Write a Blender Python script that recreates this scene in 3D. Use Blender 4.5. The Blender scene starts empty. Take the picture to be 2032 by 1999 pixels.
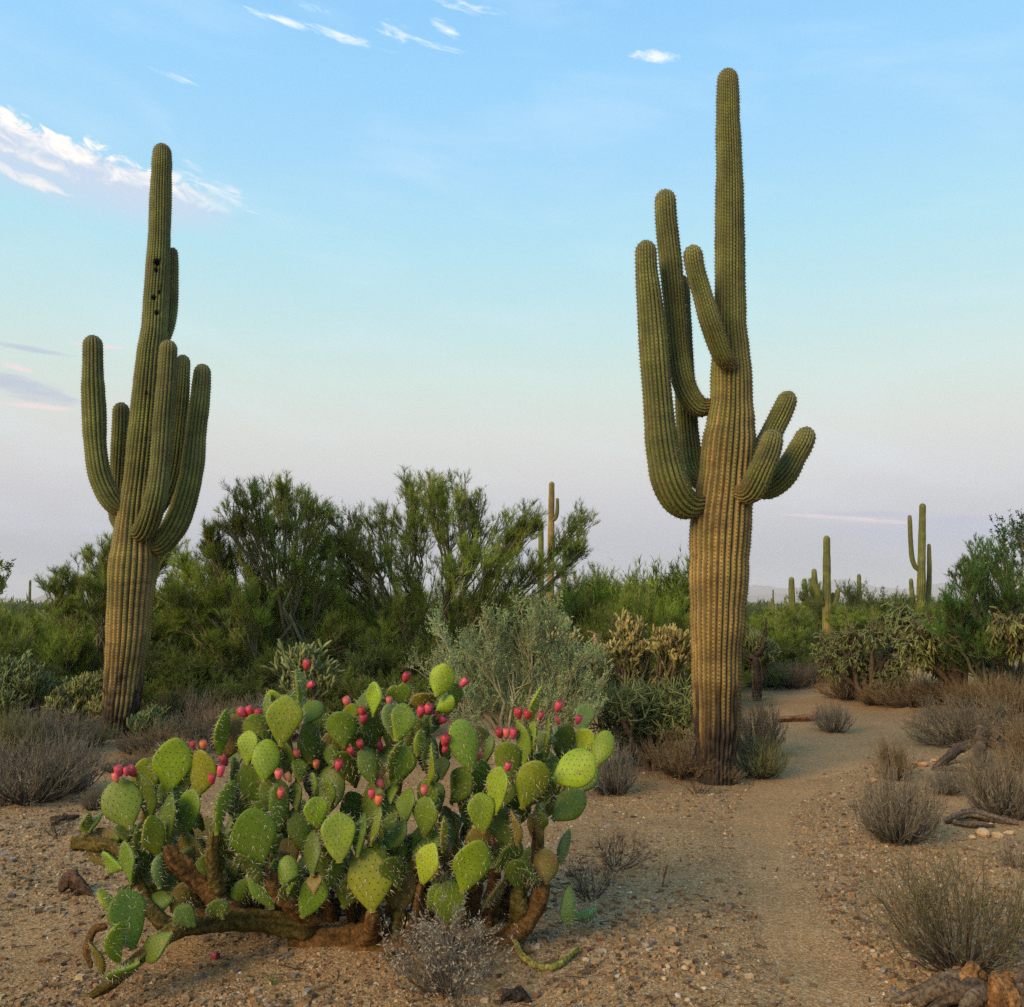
import bpy, math
import numpy as np
from mathutils import Vector, Matrix

scene = bpy.context.scene
COL = scene.collection
R_ = math.radians

# ------------------------------------------------------------------ camera
F = 1833.0                       # focal length in photo pixels (2032 wide)
CX, CY = 1016.0, 999.5
CAM = np.array([0.0, 0.0, 1.55])
PITCH = math.atan2(200.0, F)
cam_d = bpy.data.cameras.new("camera")
cam_d.sensor_fit = 'HORIZONTAL'
cam_d.sensor_width = 36.0
cam_d.lens = 36.0 * F / 2032.0
cam_d.clip_start = 0.05
cam_d.clip_end = 30000
cam = bpy.data.objects.new("camera", cam_d)
cam.location = CAM
cam.rotation_euler = (math.pi / 2 + PITCH, 0, 0)
COL.objects.link(cam)
scene.camera = cam

# ------------------------------------------------------------------ light
SUN_DIR = np.array([-0.62, -0.66, 0.50]); SUN_DIR /= np.linalg.norm(SUN_DIR)
sun_d = bpy.data.lights.new("sun", 'SUN')
sun_d.energy = 3.7
sun_d.angle = R_(30)
sun_d.color = (1.0, 0.69, 0.37)
sun = bpy.data.objects.new("sun", sun_d)
sun.rotation_euler = Vector(SUN_DIR).to_track_quat('Z', 'Y').to_euler()
sun.location = (-20, -16, 20)
COL.objects.link(sun)

vs = scene.view_settings
vs.view_transform = 'Standard'
vs.look = 'None'
vs.exposure = 0.25
vs.gamma = 1.0
vs.use_curve_mapping = False
scene.render.engine = 'CYCLES'
cy = scene.cycles
cy.use_denoising = False
cy.max_bounces = 6
cy.diffuse_bounces = 3
cy.glossy_bounces = 2
cy.transmission_bounces = 2
cy.transparent_max_bounces = 4
cy.volume_bounces = 1
cy.caustics_reflective = False
cy.caustics_refractive = False


class NT:
    """small helper for node trees"""
    def __init__(self, tree):
        self.t = tree
        self.n = tree.nodes
        self.l = tree.links

    def node(self, typ, **kw):
        nd = self.n.new(typ)
        for k, v in kw.items():
            setattr(nd, k, v)
        return nd

    def put(self, sock, v):
        if hasattr(v, 'is_linked') or isinstance(v, bpy.types.NodeSocket):
            self.l.new(v, sock)
        else:
            sock.default_value = v

    def math(self, op, a, b=None, c=None, clamp=False):
        nd = self.node('ShaderNodeMath', operation=op, use_clamp=clamp)
        self.put(nd.inputs[0], a)
        if b is not None:
            self.put(nd.inputs[1], b)
        if c is not None:
            self.put(nd.inputs[2], c)
        return nd.outputs[0]

    def mix(self, fac, a, b, blend='MIX'):
        nd = self.node('ShaderNodeMix', data_type='RGBA', blend_type=blend)
        self.put(nd.inputs[0], fac)
        self.put(nd.inputs[6], a)
        self.put(nd.inputs[7], b)
        return nd.outputs[2]

    def maprange(self, v, a, b, c, d, smooth=True):
        nd = self.node('ShaderNodeMapRange', interpolation_type='SMOOTHSTEP' if smooth else 'LINEAR')
        nd.clamp = True if not smooth else nd.clamp
        self.put(nd.inputs[0], v)
        for i, x in enumerate((a, b, c, d)):
            nd.inputs[1 + i].default_value = x
        return nd.outputs[0]

    def noise(self, vec, scale, detail=4, rough=0.5, dist=0.0):
        nd = self.node('ShaderNodeTexNoise')
        if vec is not None:
            self.l.new(vec, nd.inputs['Vector'])
        nd.inputs['Scale'].default_value = scale
        nd.inputs['Detail'].default_value = detail
        nd.inputs['Roughness'].default_value = rough
        nd.inputs['Distortion'].default_value = dist
        return nd.outputs[0]

    def ramp(self, v, stops):
        nd = self.node('ShaderNodeValToRGB')
        e = nd.color_ramp.elements
        while len(e) < len(stops):
            e.new(0.5)
        for el, (p, c) in zip(e, stops):
            el.position = p
            el.color = (c[0], c[1], c[2], 1)
        self.put(nd.inputs[0], v)
        return nd.outputs[0]


def lin(r, g, b):
    f = lambda c: (c / 255 / 12.92) if c / 255 <= 0.04045 else ((c / 255 + 0.055) / 1.055) ** 2.4
    return (f(r), f(g), f(b))


# ------------------------------------------------------------------ world
world = bpy.data.worlds.new("World")
scene.world = world
world.use_nodes = True
world.cycles.sampling_method = 'NONE'
w = NT(world.node_tree)
w.n.clear()
geo_dir = w.node('ShaderNodeTexCoord').outputs['Generated']
sep = w.node('ShaderNodeSeparateXYZ')
w.l.new(geo_dir, sep.inputs[0])
el = w.math('ARCSINE', sep.outputs[2])
az = w.math('ARCTAN2', sep.outputs[0], sep.outputs[1])


def elev_of(y):
    return PITCH + math.atan2(CY - y, F)


EL_LO, EL_HI = -0.05, 1.2
stops = []
for y, c in [(1215, (138, 147, 170)), (1165, (146, 154, 177)), (1100, (163, 166, 182)), (1030, (190, 187, 194)), (950, (208, 205, 203)),
             (860, (214, 217, 207)), (760, (206, 225, 215)), (640, (190, 225, 227)), (500, (173, 222, 236)), (330, (157, 212, 245)),
             (150, (146, 207, 248)), (0, (137, 200, 246))]:
    stops.append(((elev_of(y) - EL_LO) / (EL_HI - EL_LO), lin(*c)))
stops.append(((1.0 - EL_LO) / (EL_HI - EL_LO), lin(134, 190, 232)))
stops.append((1.0, lin(130, 184, 226)))
f_el = w.math('DIVIDE', w.math('SUBTRACT', el, EL_LO), EL_HI - EL_LO)
sky = w.ramp(f_el, stops)

nish = w.node('ShaderNodeTexSky', sky_type='NISHITA')
nish.sun_disc = False
nish.sun_elevation = math.asin(SUN_DIR[2])
nish.sun_rotation = math.atan2(SUN_DIR[0], SUN_DIR[1])
nish.altitude = 700
nish_c = w.node('ShaderNodeMix', data_type='RGBA', blend_type='MULTIPLY')
nish_c.inputs[0].default_value = 1.0
w.l.new(nish.outputs[0], nish_c.inputs[6])
nish_c.inputs[7].default_value = (0.1, 0.1, 0.1, 1)
sky = w.mix(0.12, sky, nish_c.outputs[2])

# thin veil over the whole sky
comb = w.node('ShaderNodeCombineXYZ')
w.l.new(w.math('MULTIPLY', az, 2.0), comb.inputs[0])
w.l.new(w.math('ADD', w.math('MULTIPLY', el, 7.0), w.math('MULTIPLY', az, 0.9)), comb.inputs[1])
veil = w.noise(comb.outputs[0], 2.2, 6, 0.55, 0.3)
veil = w.maprange(veil, 0.45, 0.75, 0.0, 0.22)
sky = w.mix(veil, sky, (*lin(214, 232, 246), 1))


def cloud_r2(px, py, rx, ry, rot):
    """squared elliptical distance from a spot of the sky; sizes in photo pixels"""
    dyy, dzz = F * math.cos(PITCH) - (CY - py) * math.sin(PITCH), F * math.sin(PITCH) + (CY - py) * math.cos(PITCH)
    a0 = math.atan2(px - CX, dyy)
    e0 = math.atan2(dzz, math.hypot(px - CX, dyy))
    dx = w.math('MULTIPLY', w.math('SUBTRACT', az, a0), math.cos(e0))
    dy = w.math('SUBTRACT', el, e0)
    c, s = math.cos(R_(rot)), math.sin(R_(rot))
    un = w.math('ADD', w.math('MULTIPLY', dx, c * F / rx), w.math('MULTIPLY', dy, s * F / rx))
    vn = w.math('SUBTRACT', w.math('MULTIPLY', dy, c * F / ry), w.math('MULTIPLY', dx, s * F / ry))
    return w.math('MULTIPLY_ADD', un, un, w.math('MULTIPLY', vn, vn)), vn


def cloud_noise(sx, sy, rot, seed, detail, dist, rough=0.58):
    c, s = math.cos(R_(rot)), math.sin(R_(rot))
    u = w.math('ADD', w.math('MULTIPLY', az, c * F / sx), w.math('MULTIPLY', el, s * F / sx))
    v = w.math('SUBTRACT', w.math('MULTIPLY', el, c * F / sy), w.math('MULTIPLY', az, s * F / sy))
    cv = w.node('ShaderNodeCombineXYZ')
    w.l.new(u, cv.inputs[0])
    w.l.new(v, cv.inputs[1])
    cv.inputs[2].default_value = seed
    return w.noise(cv.outputs[0], 1.0, detail, rough, dist)


def clouds(spots, noise, lo, hi, color, amount, under=None):
    """spots of one kind of cloud share one noise field; the falloff eats the noise from the edge inwards"""
    global sky
    r2 = None
    for q in spots:
        r, vn = cloud_r2(*q)
        r2 = r if r2 is None else w.math('MINIMUM', r2, r)
    d = w.math('MULTIPLY_ADD', r2, -0.32, noise)
    m = w.math('MULTIPLY', w.maprange(d, lo, hi, 0.0, 1.0), amount)
    colr = (*lin(*color), 1)
    if under is not None:
        t = w.maprange(w.math('MULTIPLY_ADD', w.math('SUBTRACT', noise, 0.5), 1.6, vn), -0.5, 0.55, 0.0, 1.0)
        colr = w.mix(t, (*lin(*under), 1), colr)
    sky = w.mix(m, sky, colr)


n_body = cloud_noise(150, 60, -9, 3.0, 5, 0.5)
n_fine = cloud_noise(46, 17, -11, 1.3, 7, 0.35, 0.68)
n_puff = cloud_noise(52, 26, -12, 5.3, 7, 0.5, 0.62)
n_bar = cloud_noise(130, 20, -3, 9.0, 3, 0.3)
# the bank of cloud at the upper left: lumpy lit crest, soft grey body below
n_wisp = cloud_noise(75, 15, -12, 2.3, 8, 0.5, 0.64)
un_r, vn = cloud_r2(95, 318, 250, 66, -9)
_r, un = cloud_r2(120, 325, 70, 300, 80)
edge = w.math('MULTIPLY_ADD', w.math('SUBTRACT', n_puff, 0.5), 1.5, w.math('SUBTRACT', 0.75, vn))
m = w.maprange(edge, -0.02, 0.22, 0.0, 1.0)
m = w.math('MULTIPLY', m, w.maprange(vn, -1.7, 0.3, 0.0, 1.0))
m = w.math('MULTIPLY', m, w.maprange(un_r, 0.5, 1.9, 1.0, 0.0))
m = w.math('MULTIPLY', m, w.maprange(n_body, 0.15, 0.5, 0.45, 1.0))
lit = w.maprange(w.math('MULTIPLY_ADD', w.math('SUBTRACT', n_puff, 0.5), 2.4, vn), 0.0, 0.75, 0.0, 1.0)
cc_ = w.mix(lit, (*lin(196, 206, 226), 1), (*lin(253, 246, 238), 1))
sky = w.mix(w.math('MULTIPLY', m, 0.92), sky, cc_)
clouds([(60, 312, 100, 13, -12), (40, 348, 90, 14, -14)], n_puff, 0.24, 0.66, (250, 240, 232), 0.8)
clouds([(375, 330, 60, 20, -14), (445, 378, 100, 22, -26)], n_wisp, 0.36, 0.68, (240, 238, 242), 0.85)
# wisps at the top
clouds([(560, 42, 90, 16, -8), (690, 74, 130, 17, -9), (610, 14, 90, 14, -16), (780, 64, 60, 24, -12), (860, 90, 80, 14, -10), (930, 18, 100, 18, -8), (885, 57, 40, 22, -30), (360, 152, 90, 16, -8)],
       n_wisp, 0.38, 0.72, (240, 246, 252), 0.92)
clouds([(1298, 112, 48, 13, -6)], n_fine, 0.22, 0.62, (246, 247, 252), 0.9)
# low grey and pink bars
clouds([(20, 760, 110, 22, -9), (40, 690, 70, 7, -4), (1720, 1021, 110, 7, -3), (1950, 1060, 260, 40, 0)], n_bar, 0.12, 0.55, (172, 180, 206), 0.7)
clouds([(30, 728, 36, 6, -9), (190, 686, 55, 4, 0), (1690, 1030, 120, 6, -6), (60, 806, 60, 5, 0)], n_bar, 0.15, 0.5, (236, 212, 214), 0.8)

bg = w.node('ShaderNodeBackground')
w.put(bg.inputs[0], sky)
bg.inputs[1].default_value = 1.0
wo = w.node('ShaderNodeOutputWorld')
w.l.new(bg.outputs[0], wo.inputs[0])


# ================================================================== helpers
def ray(px, py):
    d = np.array([0, math.cos(PITCH), math.sin(PITCH)]) * F + np.array([1.0, 0, 0]) * (px - CX) \
        + np.array([0, -math.sin(PITCH), math.cos(PITCH)]) * (CY - py)
    return d


def at(px, py, Y):
    """the place in the scene at depth Y metres for a spot measured in the photograph"""
    d = ray(px, py)
    return CAM + d * (Y / d[1])


def D(x, y):
    return x * 1.0501, y * 1.0501


def hash3(ix, iy, iz, seed):
    h = (ix.astype(np.int64) * 374761393 + iy.astype(np.int64) * 668265263 + iz.astype(np.int64) * 2147483647 + seed * 974634777) & 0x7fffffff
    h = ((h ^ (h >> 13)) * 1274126177) & 0x7fffffff
    return ((h ^ (h >> 16)) & 0xffff) / 65535.0


def vnoise(p, scale=1.0, seed=0):
    p = np.asarray(p, float) * scale
    i = np.floor(p).astype(np.int64)
    f = p - i
    f = f * f * (3 - 2 * f)
    out = 0
    for dx in (0, 1):
        for dy in (0, 1):
            for dz in (0, 1):
                wgt = (f[..., 0] if dx else 1 - f[..., 0]) * (f[..., 1] if dy else 1 - f[..., 1]) * (f[..., 2] if dz else 1 - f[..., 2])
                out = out + wgt * hash3(i[..., 0] + dx, i[..., 1] + dy, i[..., 2] + dz, seed)
    return out


def fbm(p, scale=1.0, seed=0, oct=3):
    s, a, t = 0, 0.5, 0
    for k in range(oct):
        s = s + a * vnoise(p, scale * 2 ** k, seed + k)
        t += a
        a *= 0.5
    return s / t


def sstep(a, b, x):
    t = np.clip((x - a) / (b - a), 0, 1)
    return t * t * (3 - 2 * t)


def norm(v):
    return v / np.maximum(np.linalg.norm(v, axis=-1, keepdims=True), 1e-9)


class Geo:
    def __init__(self):
        self.V, self.C, self.F3, self.F4, self.M3, self.M4 = [], [], [], [], [], []
        self.n = 0

    def add(self, V, F3=None, F4=None, col=(0.5, 0.5, 0.5), mat=0):
        V = np.asarray(V, float).reshape(-1, 3)
        col = np.asarray(col, float)
        if col.ndim == 1:
            col = np.broadcast_to(col, (len(V), 3))
        self.V.append(V)
        self.C.append(col.reshape(-1, 3))
        if F3 is not None and len(F3):
            self.F3.append(np.asarray(F3).reshape(-1, 3) + self.n)
            self.M3.append(np.full(len(self.F3[-1]), mat))
        if F4 is not None and len(F4):
            self.F4.append(np.asarray(F4).reshape(-1, 4) + self.n)
            self.M4.append(np.full(len(self.F4[-1]), mat))
        self.n += len(V)

    def mesh(self, name, mats, smooth=True):
        V = np.concatenate(self.V)
        C = np.concatenate(self.C)
        F3 = np.concatenate(self.F3) if self.F3 else np.zeros((0, 3), int)
        F4 = np.concatenate(self.F4) if self.F4 else np.zeros((0, 4), int)
        me = bpy.data.meshes.new(name)
        nl = F3.size + F4.size
        npoly = len(F3) + len(F4)
        me.vertices.add(len(V))
        me.loops.add(nl)
        me.polygons.add(npoly)
        me.vertices.foreach_set('co', V.astype(np.float32).ravel())
        me.loops.foreach_set('vertex_index', np.concatenate([F3.ravel(), F4.ravel()]).astype(np.int32))
        start = np.concatenate([np.arange(len(F3)) * 3, F3.size + np.arange(len(F4)) * 4]).astype(np.int32)
        me.polygons.foreach_set('loop_start', start)
        mi = np.concatenate((self.M3 if self.M3 else []) + (self.M4 if self.M4 else [])).astype(np.int32)
        me.polygons.foreach_set('material_index', mi)
        me.polygons.foreach_set('use_smooth', np.full(npoly, smooth, dtype=bool))
        at_ = me.color_attributes.new('col', 'FLOAT_COLOR', 'POINT')
        rgba = np.ones((len(V), 4), np.float32)
        rgba[:, :3] = C
        at_.data.foreach_set('color', rgba.ravel())
        for m in (mats if isinstance(mats, (list, tuple)) else [mats]):
            me.materials.append(m)
        me.update(calc_edges=True)
        me.validate()
        return me

    # ---- batch of tubes: P (M,N,3), R (M,N)
    def tubes(self, P, Rr, k=4, col=(0.2, 0.15, 0.1), mat=0, cap=False):
        P = np.asarray(P, float)
        Rr = np.asarray(Rr, float)
        M, N, _ = P.shape
        if M == 0:
            return
        T = norm(np.gradient(P, axis=1))
        mean = norm(P[:, -1] - P[:, 0])
        ref = np.where(np.abs(mean[:, 2:3]) > 0.8, np.array([[1.0, 0.13, 0]]), np.array([[0.1, 0.05, 1.0]]))
        U = norm(np.cross(T, np.broadcast_to(ref[:, None, :], T.shape)))
        W = np.cross(T, U)
        a = np.arange(k) / k * 2 * np.pi
        ring = U[:, :, None, :] * np.cos(a)[None, None, :, None] + W[:, :, None, :] * np.sin(a)[None, None, :, None]
        if Rr.ndim == 3:
            V = P[:, :, None, :] + ring * Rr[:, :, :, None]
        else:
            V = P[:, :, None, :] + ring * Rr[:, :, None, None]
        idx = np.arange(M * N * k).reshape(M, N, k)
        nx = np.roll(idx, -1, axis=2)
        q = np.stack([idx[:, :-1], nx[:, :-1], nx[:, 1:], idx[:, 1:]], -1).reshape(-1, 4)
        col = np.asarray(col, float)
        if col.ndim == 1:
            C = np.broadcast_to(col, (M, N, k, 3))
        elif col.ndim == 2:
            C = np.broadcast_to(col[:, None, None, :], (M, N, k, 3))
        elif col.ndim == 3:
            C = np.broadcast_to(col[:, :, None, :], (M, N, k, 3))
        else:
            C = col
        self.add(V.reshape(-1, 3), F4=q, col=C.reshape(-1, 3), mat=mat)
        return V

    def needles(self, B, Dv, width, col, rng, mat=0):
        B = np.asarray(B)
        M = len(B)
        if M == 0:
            return
        s = norm(np.cross(Dv, rng.normal(size=(M, 3)))) * (np.broadcast_to(width, (M,)) * 0.5)[:, None]
        V = np.stack([B - s, B + s, B + Dv], 1).reshape(-1, 3)
        col = np.asarray(col, float)
        if col.ndim == 2:
            col = np.repeat(col, 3, axis=0)
        self.add(V, F3=np.arange(M * 3).reshape(-1, 3), col=col, mat=mat)

    def leaves(self, B, Dv, width, col, rng, mat=0):
        B = np.asarray(B)
        M = len(B)
        if M == 0:
            return
        s = norm(np.cross(Dv, rng.normal(size=(M, 3)))) * (np.broadcast_to(width, (M,)) * 0.5)[:, None]
        mid = B + Dv * 0.5
        V = np.stack([B, mid + s, B + Dv, mid - s], 1).reshape(-1, 3)
        col = np.asarray(col, float)
        if col.ndim == 2:
            col = np.repeat(col, 4, axis=0)
        self.add(V, F4=np.arange(M * 4).reshape(-1, 4), col=col, mat=mat)


def link(o, parent=None):
    COL.objects.link(o)
    if parent is not None:
        o.parent = parent
    return o


def obj(name, me, parent=None, loc=None, kind=None):
    o = bpy.data.objects.new(name, me)
    if loc is not None:
        o.location = loc
    if kind:
        o['kind'] = kind
    return link(o, parent)


def tag(o, label, cat, group=None, kind=None):
    o['label'] = label
    o['category'] = cat
    if group:
        o['group'] = group
    if kind:
        o['kind'] = kind
    return o


def thing(name, label, cat, loc=(0, 0, 0), rz=0.0, group=None):
    o = bpy.data.objects.new(name, None)
    o.empty_display_size = 0.1
    o.location = loc
    o.rotation_euler = (0, 0, rz)
    return link(tag(o, label, cat, group))


def copy_tree(o, parent=None):
    c = o.copy()
    COL.objects.link(c)
    c.parent = parent
    for ch in o.children:
        copy_tree(ch, c)
    return c


def spline(pts, n):
    """Catmull-Rom through pts (K,d), n samples"""
    p = np.asarray(pts, float)
    p = np.concatenate([[2 * p[0] - p[1]], p, [2 * p[-1] - p[-2]]])
    K = len(p) - 3
    t = np.linspace(0, K - 1e-6, n)
    i = t.astype(int)
    f = (t - i)[:, None]
    a, b, c, d = p[i], p[i + 1], p[i + 2], p[i + 3]
    return 0.5 * (2 * b + (c - a) * f + (2 * a - 5 * b + 4 * c - d) * f ** 2 + (3 * b - a - 3 * c + d) * f ** 3)


def bez(p0, p1, p2, n):
    t = np.linspace(0, 1, n)
    t = t.reshape((1,) * (np.ndim(p0) - 1) + (n, 1))
    p0, p1, p2 = (np.asarray(x)[..., None, :] for x in (p0, p1, p2))
    return (1 - t) ** 2 * p0 + 2 * t * (1 - t) * p1 + t ** 2 * p2


def grow(P, n, rng, t0, t1, length, spread, up, npts, r0, curl=0.25, prof=None, out=None, jit=0.04):
    """n children on each parent curve of P (M,N,3)"""
    M, N, _ = P.shape
    idx = np.repeat(np.arange(M), n)
    t = rng.uniform(t0, t1, len(idx)) * (N - 1)
    i = np.minimum(t.astype(int), N - 2)
    f = (t - i)[:, None]
    base = P[idx, i] * (1 - f) + P[idx, i + 1] * f
    tan = norm(P[idx, i + 1] - P[idx, i])
    d = norm(tan + spread * norm(rng.normal(size=(len(idx), 3))) + np.array([0, 0, up]))
    if out is not None:
        d = norm(d + out * norm(base - np.array([0, 0, base[:, 2].mean() * 0.5])))
    L = (length * rng.uniform(0.55, 1.35, len(idx)))[:, None, None]
    s = np.linspace(0, 1, npts)[None, :, None]
    bend = norm(rng.normal(size=(len(idx), 3)))[:, None, :] * curl * 0.6 + np.array([0, 0, np.sign(up) * curl])
    Q = base[:, None, :] + d[:, None, :] * L * s + bend * L * s ** 2
    Q[:, 1:] += rng.normal(size=Q[:, 1:].shape) * (L * jit)
    pr = np.linspace(1, 0.35, npts) if prof is None else np.asarray(prof)
    rad = r0 * rng.uniform(0.75, 1.25, (len(idx), 1)) * pr[None, :]
    return Q, rad, idx


# ================================================================== materials
def mat_new(name):
    m = bpy.data.materials.new(name)
    m.use_nodes = True
    t = NT(m.node_tree)
    b = m.node_tree.nodes['Principled BSDF']
    return m, t, b


def mat_vcol(name, rough=0.75, spec=0.2, nscale=40.0, namt=0.35, bump=0.0, bscale=120.0, sheen=0.0, translucent=0.0):
    """colour from the mesh's own colour attribute, broken up with noise"""
    m, t, b = mat_new(name)
    a = t.node('ShaderNodeAttribute', attribute_name='col')
    co = t.node('ShaderNodeTexCoord').outputs['Object']
    c = a.outputs['Color']
    if namt > 0:
        n = t.noise(co, nscale, 4, 0.6)
        g = t.maprange(n, 0.25, 0.75, 1.0 - namt, 1.0 + namt)
        cc = t.node('ShaderNodeCombineXYZ')
        for i in range(3):
            t.l.new(g, cc.inputs[i])
        c = t.mix(1.0, c, cc.outputs[0], 'MULTIPLY')
    t.put(b.inputs['Base Color'], c)
    b.inputs['Roughness'].default_value = rough
    b.inputs['Specular IOR Level'].default_value = spec
    if bump > 0:
        bn = t.node('ShaderNodeBump')
        bn.inputs['Strength'].default_value = bump
        bn.inputs['Distance'].default_value = 0.01
        t.l.new(t.noise(co, bscale, 5, 0.65), bn.inputs['Height'])
        t.l.new(bn.outputs[0], b.inputs['Normal'])
    if translucent > 0:
        tr = t.node('ShaderNodeBsdfTranslucent')
        t.put(tr.inputs[0], c)
        mx = t.node('ShaderNodeMixShader')
        mx.inputs[0].default_value = translucent
        t.l.new(b.outputs[0], mx.inputs[1])
        t.l.new(tr.outputs[0], mx.inputs[2])
        t.l.new(mx.outputs[0], m.node_tree.nodes['Material Output'].inputs[0])
    return m


M_LEAF = mat_vcol('twig_foliage', 0.7, 0.12, namt=0.0, translucent=0.32)
M_BARK = mat_vcol('bark', 0.85, 0.1, 30, 0.35, 0.4, 80)
M_SAG = mat_vcol('saguaro_skin', 0.62, 0.25, 28, 0.22, 0.25, 150)
M_SPINE = mat_vcol('spines', 0.6, 0.2, namt=0.0)
M_CHOLLA = mat_vcol('cholla_joint', 0.7, 0.2, 60, 0.25)
M_STONE = mat_vcol('stone', 0.85, 0.2, 60, 0.25, 0.3, 200)
M_WOOD = mat_vcol('dead_wood', 0.9, 0.1, 70, 0.55, 0.9, 130)


def pad_material(name, rough=0.5):
    m, t, b = mat_new(name)
    oi = t.node('ShaderNodeObjectInfo')
    co = t.node('ShaderNodeTexCoord').outputs['Object']
    off = t.node('ShaderNodeVectorMath', operation='ADD')
    t.l.new(co, off.inputs[0])
    rv = t.node('ShaderNodeVectorMath', operation='SCALE')
    rv.inputs[0].default_value = (7.0, 3.0, 5.0)
    t.l.new(oi.outputs['Random'], rv.inputs['Scale'])
    t.l.new(rv.outputs[0], off.inputs[1])
    v = off.outputs[0]
    n1 = t.noise(v, 9, 4, 0.6)
    n2 = t.noise(v, 70, 3, 0.6)
    c = oi.outputs['Color']
    c = t.mix(t.maprange(n1, 0.35, 0.7, 0.0, 0.5), c, (0.075, 0.12, 0.012, 1))
    c = t.mix(t.maprange(n2, 0.3, 0.8, 0.0, 0.2), c, (0.22, 0.24, 0.03, 1))
    # corky brown at the foot of the pad and in scattered scars
    sp = t.node('ShaderNodeSeparateXYZ')
    t.l.new(co, sp.inputs[0])
    foot = t.maprange(t.math('ADD', sp.outputs[2], t.math('MULTIPLY', n1, 0.05)), 0.0, 0.06, 0.85, 0.0)
    c = t.mix(foot, c, (0.17, 0.105, 0.035, 1))
    scar = t.maprange(t.noise(v, 24, 3, 0.6), 0.62, 0.72, 0.0, 0.8)
    c = t.mix(scar, c, (0.22, 0.15, 0.06, 1))
    t.put(b.inputs['Base Color'], c)
    b.inputs['Roughness'].default_value = rough
    b.inputs['Specular IOR Level'].default_value = 0.3
    bn = t.node('ShaderNodeBump')
    bn.inputs['Strength'].default_value = 0.35
    bn.inputs['Distance'].default_value = 0.006
    t.l.new(t.noise(v, 45, 4, 0.6), bn.inputs['Height'])
    t.l.new(bn.outputs[0], b.inputs['Normal'])
    return m


M_PAD = pad_material('prickly_pear_skin')


def fruit_material():
    m, t, b = mat_new('cactus_fruit_skin')
    oi = t.node('ShaderNodeObjectInfo')
    a = t.node('ShaderNodeAttribute', attribute_name='col')
    co = t.node('ShaderNodeTexCoord').outputs['Object']
    n = t.noise(co, 60, 3, 0.6)
    c = t.mix(t.maprange(n, 0.35, 0.75, 0.0, 0.45), oi.outputs['Color'], (0.55, 0.12, 0.10, 1))
    c = t.mix(1.0, c, a.outputs['Color'], 'MULTIPLY')
    vor = t.node('ShaderNodeTexVoronoi')
    vor.inputs['Scale'].default_value = 75
    t.l.new(co, vor.inputs['Vector'])
    c = t.mix(t.maprange(vor.outputs['Distance'], 0.14, 0.24, 0.6, 0.0), c, (0.55, 0.42, 0.28, 1))
    t.put(b.inputs['Base Color'], c)
    b.inputs['Roughness'].default_value = 0.42
    b.inputs['Specular IOR Level'].default_value = 0.35
    return m


M_FRUIT = fruit_material()


def ground_material(name, base, dark, light, grit=1.0):
    m, t, b = mat_new(name)
    co = t.node('ShaderNodeTexCoord').outputs['Object']
    n0 = t.noise(co, 0.35, 3, 0.6)
    n1 = t.noise(co, 2.3, 5, 0.6)
    n2 = t.noise(co, 28, 5, 0.65)
    n3 = t.noise(co, 160, 3, 0.6)
    c = t.mix(t.maprange(n1, 0.3, 0.72, 0.0, 1.0), (*dark, 1), (*base, 1))
    c = t.mix(t.maprange(n0, 0.4, 0.7, 0.0, 0.55), c, (*light, 1))
    c = t.mix(t.maprange(n2, 0.35, 0.75, 0.0, 0.55 * grit), c, (dark[0] * 0.6, dark[1] * 0.6, dark[2] * 0.6, 1))
    c = t.mix(t.maprange(n3, 0.52, 0.72, 0.0, 0.6 * grit), c, (light[0] * 1.15, light[1] * 1.15, light[2] * 1.1, 1))
    vor = t.node('ShaderNodeTexVoronoi')
    vor.inputs['Scale'].default_value = 55
    t.l.new(co, vor.inputs['Vector'])
    vc = t.node('ShaderNodeSeparateColor')
    t.l.new(vor.outputs['Color'], vc.inputs[0])
    pick = t.math('MULTIPLY', t.maprange(vor.outputs['Distance'], 0.28, 0.42, 1.0, 0.0), t.math('GREATER_THAN', vc.outputs[0], 0.40))
    peb = t.ramp(vc.outputs[1], [(0.0, (0.12, 0.085, 0.06)), (0.35, (0.30, 0.2, 0.11)), (0.7, (0.42, 0.33, 0.21)), (1.0, (0.5, 0.45, 0.38))])
    c = t.mix(t.math('MULTIPLY', pick, 0.8 * grit), c, peb)
    vor2 = t.node('ShaderNodeTexVoronoi')
    vor2.inputs['Scale'].default_value = 125
    t.l.new(co, vor2.inputs['Vector'])
    vc2 = t.node('ShaderNodeSeparateColor')
    t.l.new(vor2.outputs['Color'], vc2.inputs[0])
    grain = t.ramp(vc2.outputs[0], [(0.0, (0.10, 0.065, 0.035)), (0.3, (0.24, 0.145, 0.06)), (0.75, (0.42, 0.28, 0.13)), (1.0, (0.62, 0.50, 0.33))])
    c = t.mix(0.5 * grit, c, grain)
    t.put(b.inputs['Base Color'], c)
    b.inputs['Roughness'].default_value = 0.95
    b.inputs['Specular IOR Level'].default_value = 0.1
    h = t.math('ADD', t.math('MULTIPLY', n2, 0.6), t.math('ADD', t.math('MULTIPLY', n3, 0.25), t.math('MULTIPLY', pick, 0.35)))
    bn = t.node('ShaderNodeBump')
    bn.inputs['Strength'].default_value = 0.75
    bn.inputs['Distance'].default_value = 0.02
    t.l.new(h, bn.inputs['Height'])
    t.l.new(bn.outputs[0], b.inputs['Normal'])
    return m


M_GROUND = ground_material('desert_soil', (0.31, 0.178, 0.070), (0.16, 0.085, 0.032), (0.43, 0.275, 0.13))
M_TRAIL = ground_material('trail_sand', (0.375, 0.212, 0.088), (0.25, 0.135, 0.054), (0.48, 0.295, 0.138), 0.95)

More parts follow.
